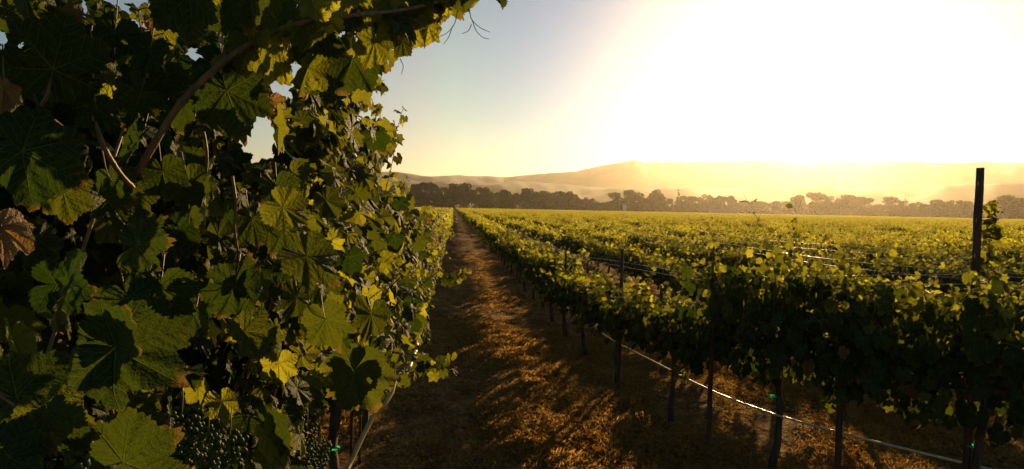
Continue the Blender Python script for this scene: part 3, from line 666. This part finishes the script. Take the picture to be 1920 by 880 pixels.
def fill(n, xr, yr, zr, size, rmax=.8, out=(1, -.35, .25), spread=.55, seed=0):
    g = np.random.default_rng(seed); P = np.column_stack([g.uniform(*xr, n), g.uniform(*yr, n), g.uniform(*zr, n)])
    # an uneven surface: density falls with a slow 3-D wave so that hollows stay dark and open
    f = np.sin(P[:, 1] * 4.1 + P[:, 2] * 2.3 + seed) + np.sin(P[:, 2] * 5.2 - P[:, 1] * 2 + 1.7) + .6 * np.sin(P[:, 0] * 9 + P[:, 2] * 3)
    Nn = np.array(out) + g.normal(size=(n, 3)) * spread; Md = np.array([.35, -.15, -.85]) + g.normal(size=(n, 3)) * .5; S = size * g.uniform(.6, 1.2, n)
    Nn /= np.linalg.norm(Nn, axis=1)[:, None]; Md /= np.linalg.norm(Md, axis=1)[:, None]
    a_, b_, d_ = proj(P); top = (a_ > 470) & (b_ < 150 + .1 * (a_ - 470)) & (g.uniform(0, 1, n) < .8)
    ok = leaf_ok(P, Md, Nn, S) & ~top & (g.uniform(-2.3, 1.2, n) < f)
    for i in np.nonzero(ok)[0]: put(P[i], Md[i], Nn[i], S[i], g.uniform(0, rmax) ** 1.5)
# body of the row; near and inner leaves get darker colour, standing for shade
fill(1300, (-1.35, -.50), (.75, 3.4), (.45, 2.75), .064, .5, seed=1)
fill(2200, (-1.4, -.62), (1.9, 3.8), (.5, 2.7), .078, .4, seed=11)  # dense hidden leaves added to shade the near vine's interior
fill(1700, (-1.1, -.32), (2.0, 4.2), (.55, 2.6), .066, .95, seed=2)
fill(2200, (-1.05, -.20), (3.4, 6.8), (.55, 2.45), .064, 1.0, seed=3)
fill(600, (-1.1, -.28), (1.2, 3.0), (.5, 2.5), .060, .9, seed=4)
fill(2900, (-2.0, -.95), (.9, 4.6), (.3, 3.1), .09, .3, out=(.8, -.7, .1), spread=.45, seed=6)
# leaves measured on the photo: px, py of the petiole, direction of the tip on the picture (deg, 0 up, 90 right), size px, distance, tilt, colour, dry
BIG = [(100,128,15,125,.95,.3,.30,0),(352,-8,172,100,.98,.25,.35,0),(468,-20,178,85,1.05,.5,.5,0),(45,285,120,125,.92,.45,.15,0),(205,650,120,145,.90,.35,.35,0),(212,650,30,110,.91,.5,.3,0),
 (20,745,85,125,.93,.3,.35,0),(228,868,60,125,.93,.25,.45,0),(262,262,215,70,1.1,.5,.2,0),(305,322,165,62,1.15,.2,.4,0),(205,335,150,70,1.1,.5,.3,0),(440,535,200,75,1.2,.4,.3,0),(442,528,25,62,1.2,.6,.45,0),
 (425,170,160,105,1.15,.3,.3,0),(492,95,190,85,1.3,.2,.95,0),(575,65,165,85,1.4,.6,.2,0),(575,480,130,85,1.5,.5,.4,0),(665,700,150,85,1.7,.35,.35,0),(668,690,225,80,1.7,.5,.3,0),(255,460,80,80,1.1,.5,.35,0),(300,540,195,90,1.1,.55,.35,0),
 (240,560,150,90,1.05,.4,.3,0),(355,340,150,60,1.25,.4,.6,0),(385,370,185,70,1.25,.5,.45,0),(265,175,200,80,1.1,.5,.3,0),(8,165,175,50,.85,1.6,.4,1),(2,425,165,80,.82,1.4,.7,1),(640,20,160,60,1.5,.3,.8,0),(690,15,140,70,1.5,.4,.7,0),(735,30,170,70,1.55,.5,.5,0),
 (770,20,150,60,1.55,.3,.9,0),(620,30,230,60,1.45,.5,.6,0),(560,20,200,65,1.35,.5,.35,0),(800,5,160,60,1.6,.4,.9,0),(845,-5,150,50,1.7,.4,.5,0),(715,80,170,60,1.6,.5,.6,0),(760,55,130,50,1.6,.4,.9,0),(660,110,200,75,1.6,.6,.15,0),(630,140,185,70,1.7,.6,.2,0),(692,150,170,60,1.8,.4,.7,0),
 (520,40,170,60,1.3,.4,.8,0),(440,30,190,60,1.2,.6,.25,0),(410,120,200,60,1.2,.7,.1,0),(935,-8,150,28,1.7,.5,.2,0),(20,860,70,90,.85,.5,.3,0),(110,800,110,80,.9,.6,.25,0),(365,590,200,70,1.25,.6,.3,0),(610,600,160,70,1.6,.5,.35,0),(560,560,200,60,1.6,.6,.3,0),(700,590,190,60,2.0,.5,.4,0),
 (520,350,170,55,1.6,.5,.4,0),(470,410,160,60,1.4,.5,.5,0),(530,430,200,55,1.6,.5,.45,0),(180,205,170,55,1.0,.7,.2,0),(160,120,200,60,1.0,.7,.15,0),(215,60,190,60,1.05,.7,.1,0),(280,95,200,62,1.1,.7,.2,0),(310,140,160,58,1.15,.7,.25,0),(350,200,195,60,1.15,.6,.3,0)]
up_c = CR @ np.array([0, 1, 0]); ri_c = CR @ np.array([1, 0, 0])
for i, (px, py, ang, spx, d, tilt, rn, dr) in enumerate(BIG):
    b = at(px, py, d); t_ = R(ang); mid = up_c * math.cos(t_) + ri_c * math.sin(t_); fwd = ray(px, py); fwd /= np.linalg.norm(fwd)
    gg = np.random.default_rng(i + 900); nn = nrm3(-fwd + ri_c * tilt * gg.uniform(.5, 2.2) * (1 if gg.uniform() < .62 else -1) + up_c * tilt * gg.uniform(-1.0, 1.6)); mid = nrm3(mid + fwd * gg.uniform(-.45, .35))
    size = spx * d / F * .93; rn = rn * (.34 if px < 560 and dr == 0 and rn < .9 else .75)  # leaves on the left coloured darker, shade painted into the leaf tone
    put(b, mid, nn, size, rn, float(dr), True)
    pe = b - mid * .03 + fwd * .09 * gg.uniform(.5, 1) + up_c * .03
    CAN[owner(b[1])].tube([b, (b + pe) / 2 - up_c * .006, pe], [.0009, .0010, .0012], 5, False)
def cane(pts, r0, r1, seg=8, o=None, mat=None):
    P = np.array([at(*p) for p in pts]); n = len(P); tt = np.linspace(0, n - 1, n * 6)
    # smooth through the points
    Q = []
    for t in tt:
        i = min(int(t), n - 2); f = t - i; p0 = P[max(i - 1, 0)]; p1 = P[i]; p2 = P[i + 1]; p3 = P[min(i + 2, n - 1)]
        Q.append(.5 * ((2 * p1) + (-p0 + p2) * f + (2 * p0 - 5 * p1 + 4 * p2 - p3) * f * f + (-p0 + 3 * p1 - 3 * p2 + p3) * f ** 3))
    Q = np.array(Q); rd = np.linspace(r0, r1, len(Q)) * (1 + .18 * (np.arange(len(Q)) % 9 == 0)); rg = random.Random(len(Q))
    CAN[owner(Q[0][1]) if o is None else o].tube(Q, rd, seg, True, .05, rg); return Q
c1 = cane([(255, 330, 1.12), (320, 220, 1.12), (380, 150, 1.13), (470, 82, 1.16), (560, 45, 1.22), (650, 30, 1.34), (760, 18, 1.48), (860, -10, 1.62), (960, -60, 1.7)], .0065, .003, o=0)
cane([(400, 145, 1.3), (450, 105, 1.32), (500, 85, 1.36), (540, 70, 1.45)], .0032, .0016, o=0)
cane([(155, 168, 1.0), (175, 225, 1.0), (200, 285, 1.02), (225, 325, 1.05), (250, 352, 1.08)], .0042, .0034, o=0)
cane([(105, 130, .96), (88, 180, .96), (80, 205, .97), (120, 240, 1.0)], .003, .002, o=0)
cane([(435, 330, 1.3), (442, 380, 1.3), (440, 430, 1.32), (446, 470, 1.35)], .0030, .0022, o=0)
cane([(380, 240, 1.25), (388, 290, 1.25), (384, 350, 1.28), (378, 420, 1.3)], .003, .002, o=0)
cane([(178, 700, .95), (200, 740, .96), (212, 775, 1.0)], .002, .0018, o=0)
cane([(0, 742, .93), (60, 780, .93), (120, 800, .95)], .002, .0016, o=0)
for q in range(26):                                                    # canes inside the body
    g2 = np.random.default_rng(q + 60); y0 = g2.uniform(1.2, 6.2); pts = shoot_path(g2, (g2.uniform(-.95, -.6), y0, .85), (g2.uniform(-.1, .4), g2.normal() * .25, 1), g2.uniform(1.0, 1.5), 10, .3)
    pts = pts[allowed(pts)] if allowed(pts).sum() > 3 else pts[:3]
    if len(pts) > 3 and np.all(np.linalg.norm(np.diff(pts, axis=0), axis=1) < .3): CAN[owner(y0)].tube(pts, np.linspace(.0055, .002, len(pts)), 6, False)
# tendrils
def tendril(pts, r=.0011): cane(pts, r, r * .5, 5, 0 if pts[0][2] < 2 else 2)
tendril([(858, 20, 1.62), (852, 45, 1.62), (838, 62, 1.62), (822, 70, 1.63)]); tendril([(848, 50, 1.62), (842, 68, 1.62), (832, 83, 1.63)])
tendril([(880, 16, 1.62), (884, 36, 1.62), (900, 52, 1.62), (918, 60, 1.63)], .0013); tendril([(886, 40, 1.62), (893, 58, 1.62), (905, 70, 1.62), (917, 73, 1.63)]); tendril([(884, 46, 1.62), (878, 58, 1.62), (866, 64, 1.63)])
tendril([(735, 245, 4.2), (748, 262, 4.2), (742, 275, 4.2), (730, 272, 4.2)], .002); tendril([(750, 110, 1.7), (756, 125, 1.7), (752, 140, 1.7)])
# tall shoots with their own leaves on the skyline and edge of the row
def leafy(pts, size, n, out=(.6, -.5, .1), r=.003, bright=.5, hi=False, taper=.55):
    P = np.array([at(*p) for p in pts]); o = owner(float(P[0][1])); Q = np.array([P[0] * 1.0]); tt = np.linspace(0, len(P) - 1, 14)
    Q = np.array([[np.interp(t, np.arange(len(P)), P[:, c]) for c in range(3)] for t in tt]); CAN[o].tube(Q, np.linspace(r, r * .4, 14), 5, False)
    gg = np.random.default_rng(int(pts[0][0] * 7 + pts[-1][1])); leaves_along(gg, LV[o][0 if hi else 1], Q, size, out, n, .04, taper, CAN[o])
leafy([(712, 400, 4.4), (735, 310, 4.4), (742, 250, 4.4), (756, 202, 4.4)], .062, 17)
leafy([(690, 330, 4.0), (702, 260, 4.0), (715, 215, 4.0), (700, 195, 4.0)], .06, 15)
leafy([(720, 480, 4.8), (742, 420, 4.8), (752, 370, 4.8), (762, 332, 4.8)], .06, 15)
leafy([(770, 520, 5.6), (785, 450, 5.6), (798, 410, 5.6), (804, 384, 5.6)], .06, 13)
leafy([(820, 522, 6.2), (845, 524, 6.1), (868, 520, 6.0), (890, 514, 5.9)], .045, 12, taper=.3)
leafy([(770, 670, 4.6), (800, 690, 4.5), (830, 692, 4.4), (858, 682, 4.35)], .060, 11, taper=.2)
leafy([(640, 250, 3.2), (650, 200, 3.2), (690, 160, 3.2), (722, 150, 3.2)], .07, 11)
leafy([(560, 330, 2.4), (575, 250, 2.4), (585, 180, 2.4), (600, 120, 2.4)], .07, 14)
leafy([(620, 330, 3.0), (625, 260, 3.0), (632, 190, 3.0), (650, 140, 3.0)], .065, 15)
leafy([(540, 120, 1.9), (580, 90, 1.9), (610, 120, 1.9), (650, 80, 1.9)], .06, 10)
leafy([(262, 90, 1.25), (262, 60, 1.25), (268, 40, 1.25), (300, 22, 1.25)], .026, 8, hi=True)
leafy([(470, 200, 1.6), (500, 185, 1.6), (525, 215, 1.6), (540, 250, 1.6)], .04, 7, hi=True)
def side_shoot():
    x, y = float(row_x(0, P3[2])), P3[2]; g2 = np.random.default_rng(3); t = empty('climbing_shoot', (x + .05, y, 1.35)); st = MB(); L = Leaves(1, 3)
    b = at(1852, 470, proj([[x, y, 1.3]])[2][0] - .02); pts = np.array([at(a_, b_, proj([[x, y, 1.3]])[2][0] - .03) for a_, b_ in ((1858, 560), (1850, 500), (1856, 450), (1862, 410), (1855, 378))]) - np.array(t.location)
    st.tube(pts, [.003, .003, .0025, .002, .001], 6, False); leaves_along(g2, L, np.array([[np.interp(q, np.arange(5), pts[:, c]) for c in range(3)] for q in np.linspace(0, 4, 12)]), .066, (.5, -.6, .1), 36, .035, .55, st)
    link('shoot', st.mesh('shoot', M_CANEG), None, t); link('foliage', L.mesh('foliage', M_LEAF), None, t)
    tag(t, 'leafy vine shoot climbing beside the top of the tall wooden post', 'vine shoot')
side_shoot()
def follow(Q, n, size, hi=True, lo=0.0, hi_=1.0, seed=0):
    gg = np.random.default_rng(seed)
    for i in range(n):
        t = lo + (hi_ - lo) * (i + gg.uniform(-.3, .3)) / n; j = int(min(max(t, 0), .999) * (len(Q) - 1)); p = Q[j]; s_ = 1 if i % 2 else -1
        b = p + np.array([0, 0, -.02]) + gg.normal(size=3) * .03
        if not allowed(b[None] + [[0, 0, -size * .4]])[0]: continue
        put(b, nrm3(np.array([.3 * s_, -.3, -.8]) + gg.normal(size=3) * .4), nrm3(np.array([.4, -1, .3]) + gg.normal(size=3) * .5), size * gg.uniform(.7, 1.15), gg.uniform(.2, 1), 0, hi)
follow(c1, 46, .052, True, .40, 1.0, 4)
VLAB = ['large leafy grapevine filling the left foreground with an arching cane', 'tall grapevine behind the foreground vine, its shoots against the sky', 'tall grapevine with backlit shoots, third along the left row', 'grapevine with a leafy side shoot over the path, fourth in the left row']
def grape_cluster(pos, parent, seed, s=1.0):
    gg = np.random.default_rng(seed); pts = []
    for _ in range(700):
        t = gg.uniform(0, 1); rmax = .036 * s * (1 - t) ** .6 + .006; a = gg.uniform(0, 6.28); rr = rmax * math.sqrt(gg.uniform(.2, 1)); c = np.array([rr * math.cos(a), rr * math.sin(a), -.14 * s * t])
        if all(np.linalg.norm(c - q) > .0092 for q in pts): pts.append(c)
        if len(pts) > 110: break
    m = MB(); la = 6; lo = 8; U = [(0, 0, 1)] + [(math.sin(math.pi * i / la) * math.cos(2 * math.pi * j / lo), math.sin(math.pi * i / la) * math.sin(2 * math.pi * j / lo), math.cos(math.pi * i / la)) for i in range(1, la) for j in range(lo)] + [(0, 0, -1)]
    U = np.array(U); Fq = [(0, 1 + j, 1 + (j + 1) % lo) for j in range(lo)] + [(1 + i * lo + j, 1 + (i + 1) * lo + j, 1 + (i + 1) * lo + (j + 1) % lo, 1 + i * lo + (j + 1) % lo) for i in range(la - 2) for j in range(lo)] + [(1 + (la - 2) * lo + (j + 1) % lo, 1 + (la - 2) * lo + j, len(U) - 1) for j in range(lo)]
    for c in pts: m.add(c + U * .0058 * gg.uniform(.85, 1.08), [f[::-1] for f in Fq])
    o = link('grape_cluster', m.mesh('grape_cluster', M_GRAPE), None, parent); o.location = Vector(pos) - Vector(parent.location)
    st = MB(); st.tube([(0, 0, -.02), (.003, 0, .03), (.0, .005, .07)], [.002, .0018, .0018], 5); link('stem', st.mesh('stem', M_CANEG), None, o); return o
roots = []
for i, y in enumerate(NODE):
    t = empty('grapevine', (LX, y, float(gz(LX, y)))); off = np.array(t.location); roots.append(t); rr = random.Random(i)
    tag(t, VLAB[i], 'grapevine', 'grapevines of the tall left row')
    for nm, Lo in (('foliage', LV[i][0]), ('foliage', LV[i][1])):
        pass
    # one foliage mesh: near leaves fine, inner ones lighter
    a = LV[i][0].mesh('foliage', M_LEAF) if LV[i][0].items else None; b = LV[i][1].mesh('foliage', M_LEAF) if LV[i][1].items else None
    parts = [m_ for m_ in (a, b) if m_]
    if len(parts) == 2:
        import bmesh
        bm = bmesh.new(); bm.from_mesh(a); bm.from_mesh(b); bm.to_mesh(a); bm.free()
        for p_ in a.polygons[:1]: pass
        bpy.data.meshes.remove(b)
    me = parts[0]; me.polygons.foreach_set('use_smooth', np.ones(len(me.polygons), bool)); me.transform(Matrix.Translation(-Vector(off))); link('foliage', me, None, t)
    CAN[i].tube([(LX + .02 * math.sin(5 * q), y - .75 + 1.5 * q, .90 + .01 * math.sin(8 * q)) for q in np.linspace(0, 1, 10)], .011, 7)
    CAN[i].tube([(LX - .05 + .05 * q, y - .5 + .8 * q, .90 + 1.35 * q) for q in np.linspace(0, 1, 10)], .0035, 7)
    cm = CAN[i].mesh('canes', M_CANE); cm.transform(Matrix.Translation(-Vector(off))); link('canes', cm, None, t)
    m = MB(); b_ = [rr.uniform(-.02, .02) for _ in range(8)]
    tp = [(b_[0], 0, -.05), (b_[1], b_[2], .25), (b_[3], b_[4], .5), (b_[5], b_[6], .72), (0, 0, .84)]
    m.tube(tp, [.042, .034, .030, .032, .038], 10, True, .15, rr)
    for s_ in (-1, 1): m.tube([(0, 0, .82), (.01, s_ * .3, .88), (0, s_ * .72, .88)], [.03, .024, .014], 8, True, .15, rr)
    link('trunk', m.mesh('trunk', M_BARK), None, t)
    if i > 1:
        o = link('green_tie', TIES[i % 3], None, t); o.location = (0.005, 0, .50); o.rotation_euler = (0, 0, 4.4)
for j, (px, py, d, vi) in enumerate([(150, 800, 1.0, 0), (340, 770, 1.5, 0), (390, 795, 1.5, 0), (430, 815, 1.6, 0), (520, 790, 2.2, 1), (575, 800, 2.4, 1), (490, 840, 2.1, 1), (600, 830, 2.5, 1), (555, 760, 2.3, 1)]):
    grape_cluster(at(px, py, d), roots[vi], 70 + j, .55 if j == 0 else 1.0)
# the rest of the tall left row, copied
def tall_vine(seed, lod):
    g = np.random.default_rng(seed); L = Leaves(lod, seed); canes = MB(); trunk = MB(); rr = random.Random(seed)
    trunk.tube([(0, 0, -.04), (g.normal() * .02, .01, .3), (g.normal() * .02, -.01, .6), (0, 0, .82)], [.038, .03, .027, .034], 9, True, .15, rr)
    for s in (-1, 1): trunk.tube([(0, 0, .80), (0, s * .3, .86), (0, s * .75, .86)], [.028, .022, .012], 8, True, .15, rr)
    size = .062 if lod == 1 else .085
    canes.tube([(0, y_, .862 + .004 * math.sin(9 * y_)) for y_ in np.linspace(-.78, .78, 12)], .010, 6)
    for i in range(20):
        side = 1 if i % 2 else -1; pts = shoot_path(g, (g.normal() * .05, -.74 + 1.48 * (i + .5) / 20, .86), (side * g.uniform(.05, .45), g.normal() * .2, 1), g.uniform(.85, 1.2) * (1.15 if g.uniform() < .2 else 1), 8, .45 if g.uniform() < .7 else 1.4)
        if lod == 1: canes.tube(pts, np.linspace(.0048, .0016, len(pts)), 5, False)
        leaves_along(g, L, pts, size, (side * .8, 0, .1), 26 if lod == 1 else 21, .06, .5, canes if lod == 1 else None)
    for i in range(380 if lod == 1 else 230):
        side = 1 if i % 2 else -1; z = g.uniform(.66, 1.85); x = side * g.uniform(.1, .42) * (1.2 - .4 * abs(z - 1.15)); y = g.uniform(-.8, .8)
        L.add((x, y, z), nrm3((side * .4, g.normal() * .4, -1) + g.normal(size=3) * .3), nrm3((side, g.normal() * .4, .35) + g.normal(size=3) * .3), size * g.uniform(.8, 1.2), g.uniform(0, .8), float(g.uniform() < .02))
    return dict(trunk=trunk.mesh('trunk', M_BARK), shoots=canes.mesh('shoots', M_CANEG) if lod == 1 else None, foliage=L.mesh('foliage', M_LEAF if lod == 1 else M_LEAF2))
TV = {1: [tall_vine(400 + i, 1) for i in range(3)], 2: [tall_vine(420 + i, 2) for i in range(3)]}
y = NODE[-1] + 1.5; c = 4
while c < 40:
    P = TV[1 if y < 22 else 2][rng.randrange(3)]; t = empty('grapevine', (LX + rng.uniform(-.03, .03), y, float(gz(LX, y))), math.pi if rng.random() < .5 else 0); t.scale = (1, 1, rng.uniform(.92, 1.04) * np.interp(y, [7, 16, 30], [1.0, .94, .9]))
    link('trunk', P['trunk'], None, t); link('foliage', P['foliage'], None, t)
    if P['shoots'] is not None: link('shoots', P['shoots'], None, t)
    if c < 12: lab = f'leafy green grapevine, {NUMW[c]} along the tall left row beside the path'; gr = 'grapevines of the tall left row'
    else: lab = 'small far grapevine near the vanishing end of the left row'; gr = 'far grapevines of the left row'
    tag(t, lab, 'grapevine', gr); y += 1.5; c += 1
def left_tail(pts):
    o = far_field(pts, srcs); o.name = 'row_tail'; o['label'] = 'hazy far end of the left vine row where it meets the tree line'
tail = []
while y < 385: tail.append((LX, y, 0)); y += 1.5
left_tail(tail)
# drip hose of the left row, kinked upward where the photo shows it
hp = [(646, 892, 4.15), (657, 868, 4.25), (678, 822, 4.4), (700, 780, 4.55), (722, 757, 4.65), (735, 736, 4.75), (741, 712, 4.85), (747, 706, 4.9), (758, 700, 4.95), (768, 688, 5.0)]
P = np.array([at(a, b, d * .93) for a, b, d in hp]); P = np.array([[np.interp(t, np.arange(len(P)), P[:, c_]) for c_ in range(3)] for t in np.linspace(0, len(P) - 1, 40)])
P = np.concatenate([[P[0] + (P[0] - P[3]) * 6, P[0] + (P[0] - P[3]) * 2], P, [P[-1] + [0.0, .8, -.06], P[-1] + [-.05, 3, -.08], P[-1] + [-.08, 12, -.06]]])
M_HOSE2 = noise_mat('golden_hose', (0.46, 0.30, 0.10), (0.62, 0.44, 0.17), 30, 0.4, 0.3, 0.002)  # golden yellow plastic for the left row's hose
m = MB(); m.tube(P, .0145, 10); tag(link('drip_hose', m.mesh('drip_hose', M_HOSE2)), 'pale yellow drip hose curving down under the left row to the bottom edge', 'hose')
for n_, yq in enumerate((4.9, 5.35)):
    m = MB(); z_ = float(gz(LX, yq)); m.tube([(LX + .03, yq, z_ - .05), (LX + .03, yq, .7), (LX + .03, yq, 1.5)], .012, 6)
    tag(link('vine_stake', m.mesh('vine_stake', M_STAKE)), ['thin metal stake under the left row, nearer the camera', 'thin metal stake under the left row, farther down the path'][n_], 'stake')

# ------------------------------------------------------------------ dry grass, weeds
def grass(n, seed, xr, yr, name, hgt, label, cl=9, spread=.04, thin=.0011, gate=2.0):
    g = np.random.default_rng(seed); cx = g.uniform(*xr, n); cyy = g.uniform(yr[0] ** .5, yr[1] ** .5, n) ** 2
    f = np.sin(cx * 2.1 + 1.1 * np.sin(cyy * .7)) + np.sin(cyy * 1.3 + cx * .8) + .8 * np.sin(cx * 5.3 - cyy * 2.9)
    keep = g.uniform(-2.2, gate, n) < f; cx, cyy = cx[keep], cyy[keep]; n = len(cx); hs = hgt * g.uniform(.4, 1.3, n) * (1 + .3 * f[keep])
    X = np.repeat(cx, cl) + g.normal(size=n * cl) * spread; Y = np.repeat(cyy, cl) + g.normal(size=n * cl) * spread; h = np.repeat(hs, cl) * g.uniform(.5, 1.2, n * cl); N = n * cl
    Z = gz(X, Y) - .004; az = g.uniform(0, 6.28, N); lean = g.uniform(.25, 1.5, N); wv = thin * (1 + np.abs(Y) * .05)
    dx, dy = np.cos(az), np.sin(az); sx, sy = -dy * wv, dx * wv
    B = np.stack([X, Y, Z], 1); S = np.stack([sx, sy, np.zeros(N)], 1); D = np.stack([dx, dy, np.zeros(N)], 1)
    Mid = B + D * (h * lean * .3)[:, None] + np.array([0, 0, 1]) * (h * .6)[:, None]; Tip = B + D * (h * lean)[:, None] + np.array([0, 0, 1]) * (h * np.clip(1.15 - lean * .5, .25, 1))[:, None]
    V = np.stack([B - S, B + S, Mid + S * .8, Tip, Mid - S * .8], 1).reshape(-1, 3); i0 = np.arange(N) * 5
    me = fast_mesh(name, V, (i0[:, None] + np.arange(5)).ravel(), i0, np.full(N, 5), M_GRASS, np.repeat(g.uniform(0, 1, N), 5))
    tag(link(name, me), label, 'grass', None, 'stuff')
grass(44000, 3, (-1.6, 7.5), (2.6, 30), 'dry_grass', .036, 'short dry straw-coloured grass scattered over the soil between the rows')
grass(26000, 4, (-1.4, 7.0), (2.6, 14), 'straw_litter', .022, 'flattened golden straw litter on the bare soil', 7, .06, .0012)
def litter():
    g = np.random.default_rng(12); L = Leaves(1, 12)
    for i in range(1100):
        y = g.uniform(1.7, 5.2) ** 2; x = (LX if g.uniform() < .4 else float(row_x(0, y))) + g.normal() * .55
        if g.uniform() < .25: x = g.uniform(-.8, 5)
        L.add((x, y, float(gz(x, y)) + g.uniform(.008, .02)), nrm3((g.normal(), g.normal(), g.normal() * .15)), nrm3((g.normal() * .3, g.normal() * .3, 1)), g.uniform(.018, .042), g.uniform(), 1.0)
    tag(link('fallen_leaves', L.mesh('fallen_leaves', M_LEAF)), 'dry brown fallen vine leaves littering the soil along the rows', 'leaf litter', None, 'stuff')
litter()
def weed(x, y, seed, h, label):
    g = np.random.default_rng(seed); t = empty('dry_weed', (x, y, float(gz(x, y)))); st = MB(); L = Leaves(1, seed)
    for i in range(5):
        p = shoot_path(g, (0, 0, 0), (g.normal() * .4, g.normal() * .4, 1), h * g.uniform(.6, 1), 6, .3); st.tube(p, np.linspace(.0025, .001, 7), 5, False)
        for q in p[2:]:
            for _ in range(2): L.add(q, nrm3(g.normal(size=3) + [0, 0, .4]), nrm3(g.normal(size=3) + [0, 0, .5]), g.uniform(.010, .022), g.uniform(), 1.0)
    link('stems', st.mesh('stems', M_GRASS), None, t); link('foliage', L.mesh('foliage', M_LEAF), None, t); tag(t, label, 'weed')
for i, (px, py, h, lab) in enumerate([(852, 812, .2, 'small dry weed standing alone in the middle of the path'), (1608, 870, .2, 'dry weed standing near the hose at the bottom, left of the tallest post'), (1210, 815, .22, 'dry weed tuft on the sunlit patch at the bottom'), (1880, 838, .30, 'dry weed at the right edge of the picture'), (820, 868, .14, 'small weed at the bottom edge of the path')]):
    q = gp(px, py); weed(float(q[0]), float(q[1]), i + 5, h, lab)

grass(32000, 8, (.3, 6.5), (3.4, 12), 'golden_grass', .042, 'golden sunlit grass tufts between the trunks of the right-hand rows', 14, .05, .0009, -.5)
# ------------------------------------------------------------------ haze: one closed box of even air
def haze():
    x0, x1, y0, y1, z0, z1 = -5600, 6700, -220, 7900, -1.5, 196
    m = MB(); m.add([(x0, y0, z0), (x1, y0, z0), (x1, y1, z0), (x0, y1, z0), (x0, y0, z1), (x1, y0, z1), (x1, y1, z1), (x0, y1, z1)], [(3, 2, 1, 0), (4, 5, 6, 7), (0, 1, 5, 4), (1, 2, 6, 5), (2, 3, 7, 6), (3, 0, 4, 7)])
    mt = bpy.data.materials.new('haze_air'); mt.use_nodes = True; t = mt.node_tree; t.nodes.clear(); out = t.nodes.new('ShaderNodeOutputMaterial'); v = t.nodes.new('ShaderNodeVolumePrincipled')
    v.inputs['Color'].default_value = (1.0, 0.93, 0.78, 1); v.inputs['Density'].default_value = HAZE_D; v.inputs['Anisotropy'].default_value = 0.80
    t.links.new(v.outputs[0], out.inputs['Volume']); mt.cycles.homogeneous_volume = True
    tag(link('haze', m.mesh('haze', mt, False)), 'warm hazy air filling the valley in front of the hills', 'haze', None, 'stuff')
haze()
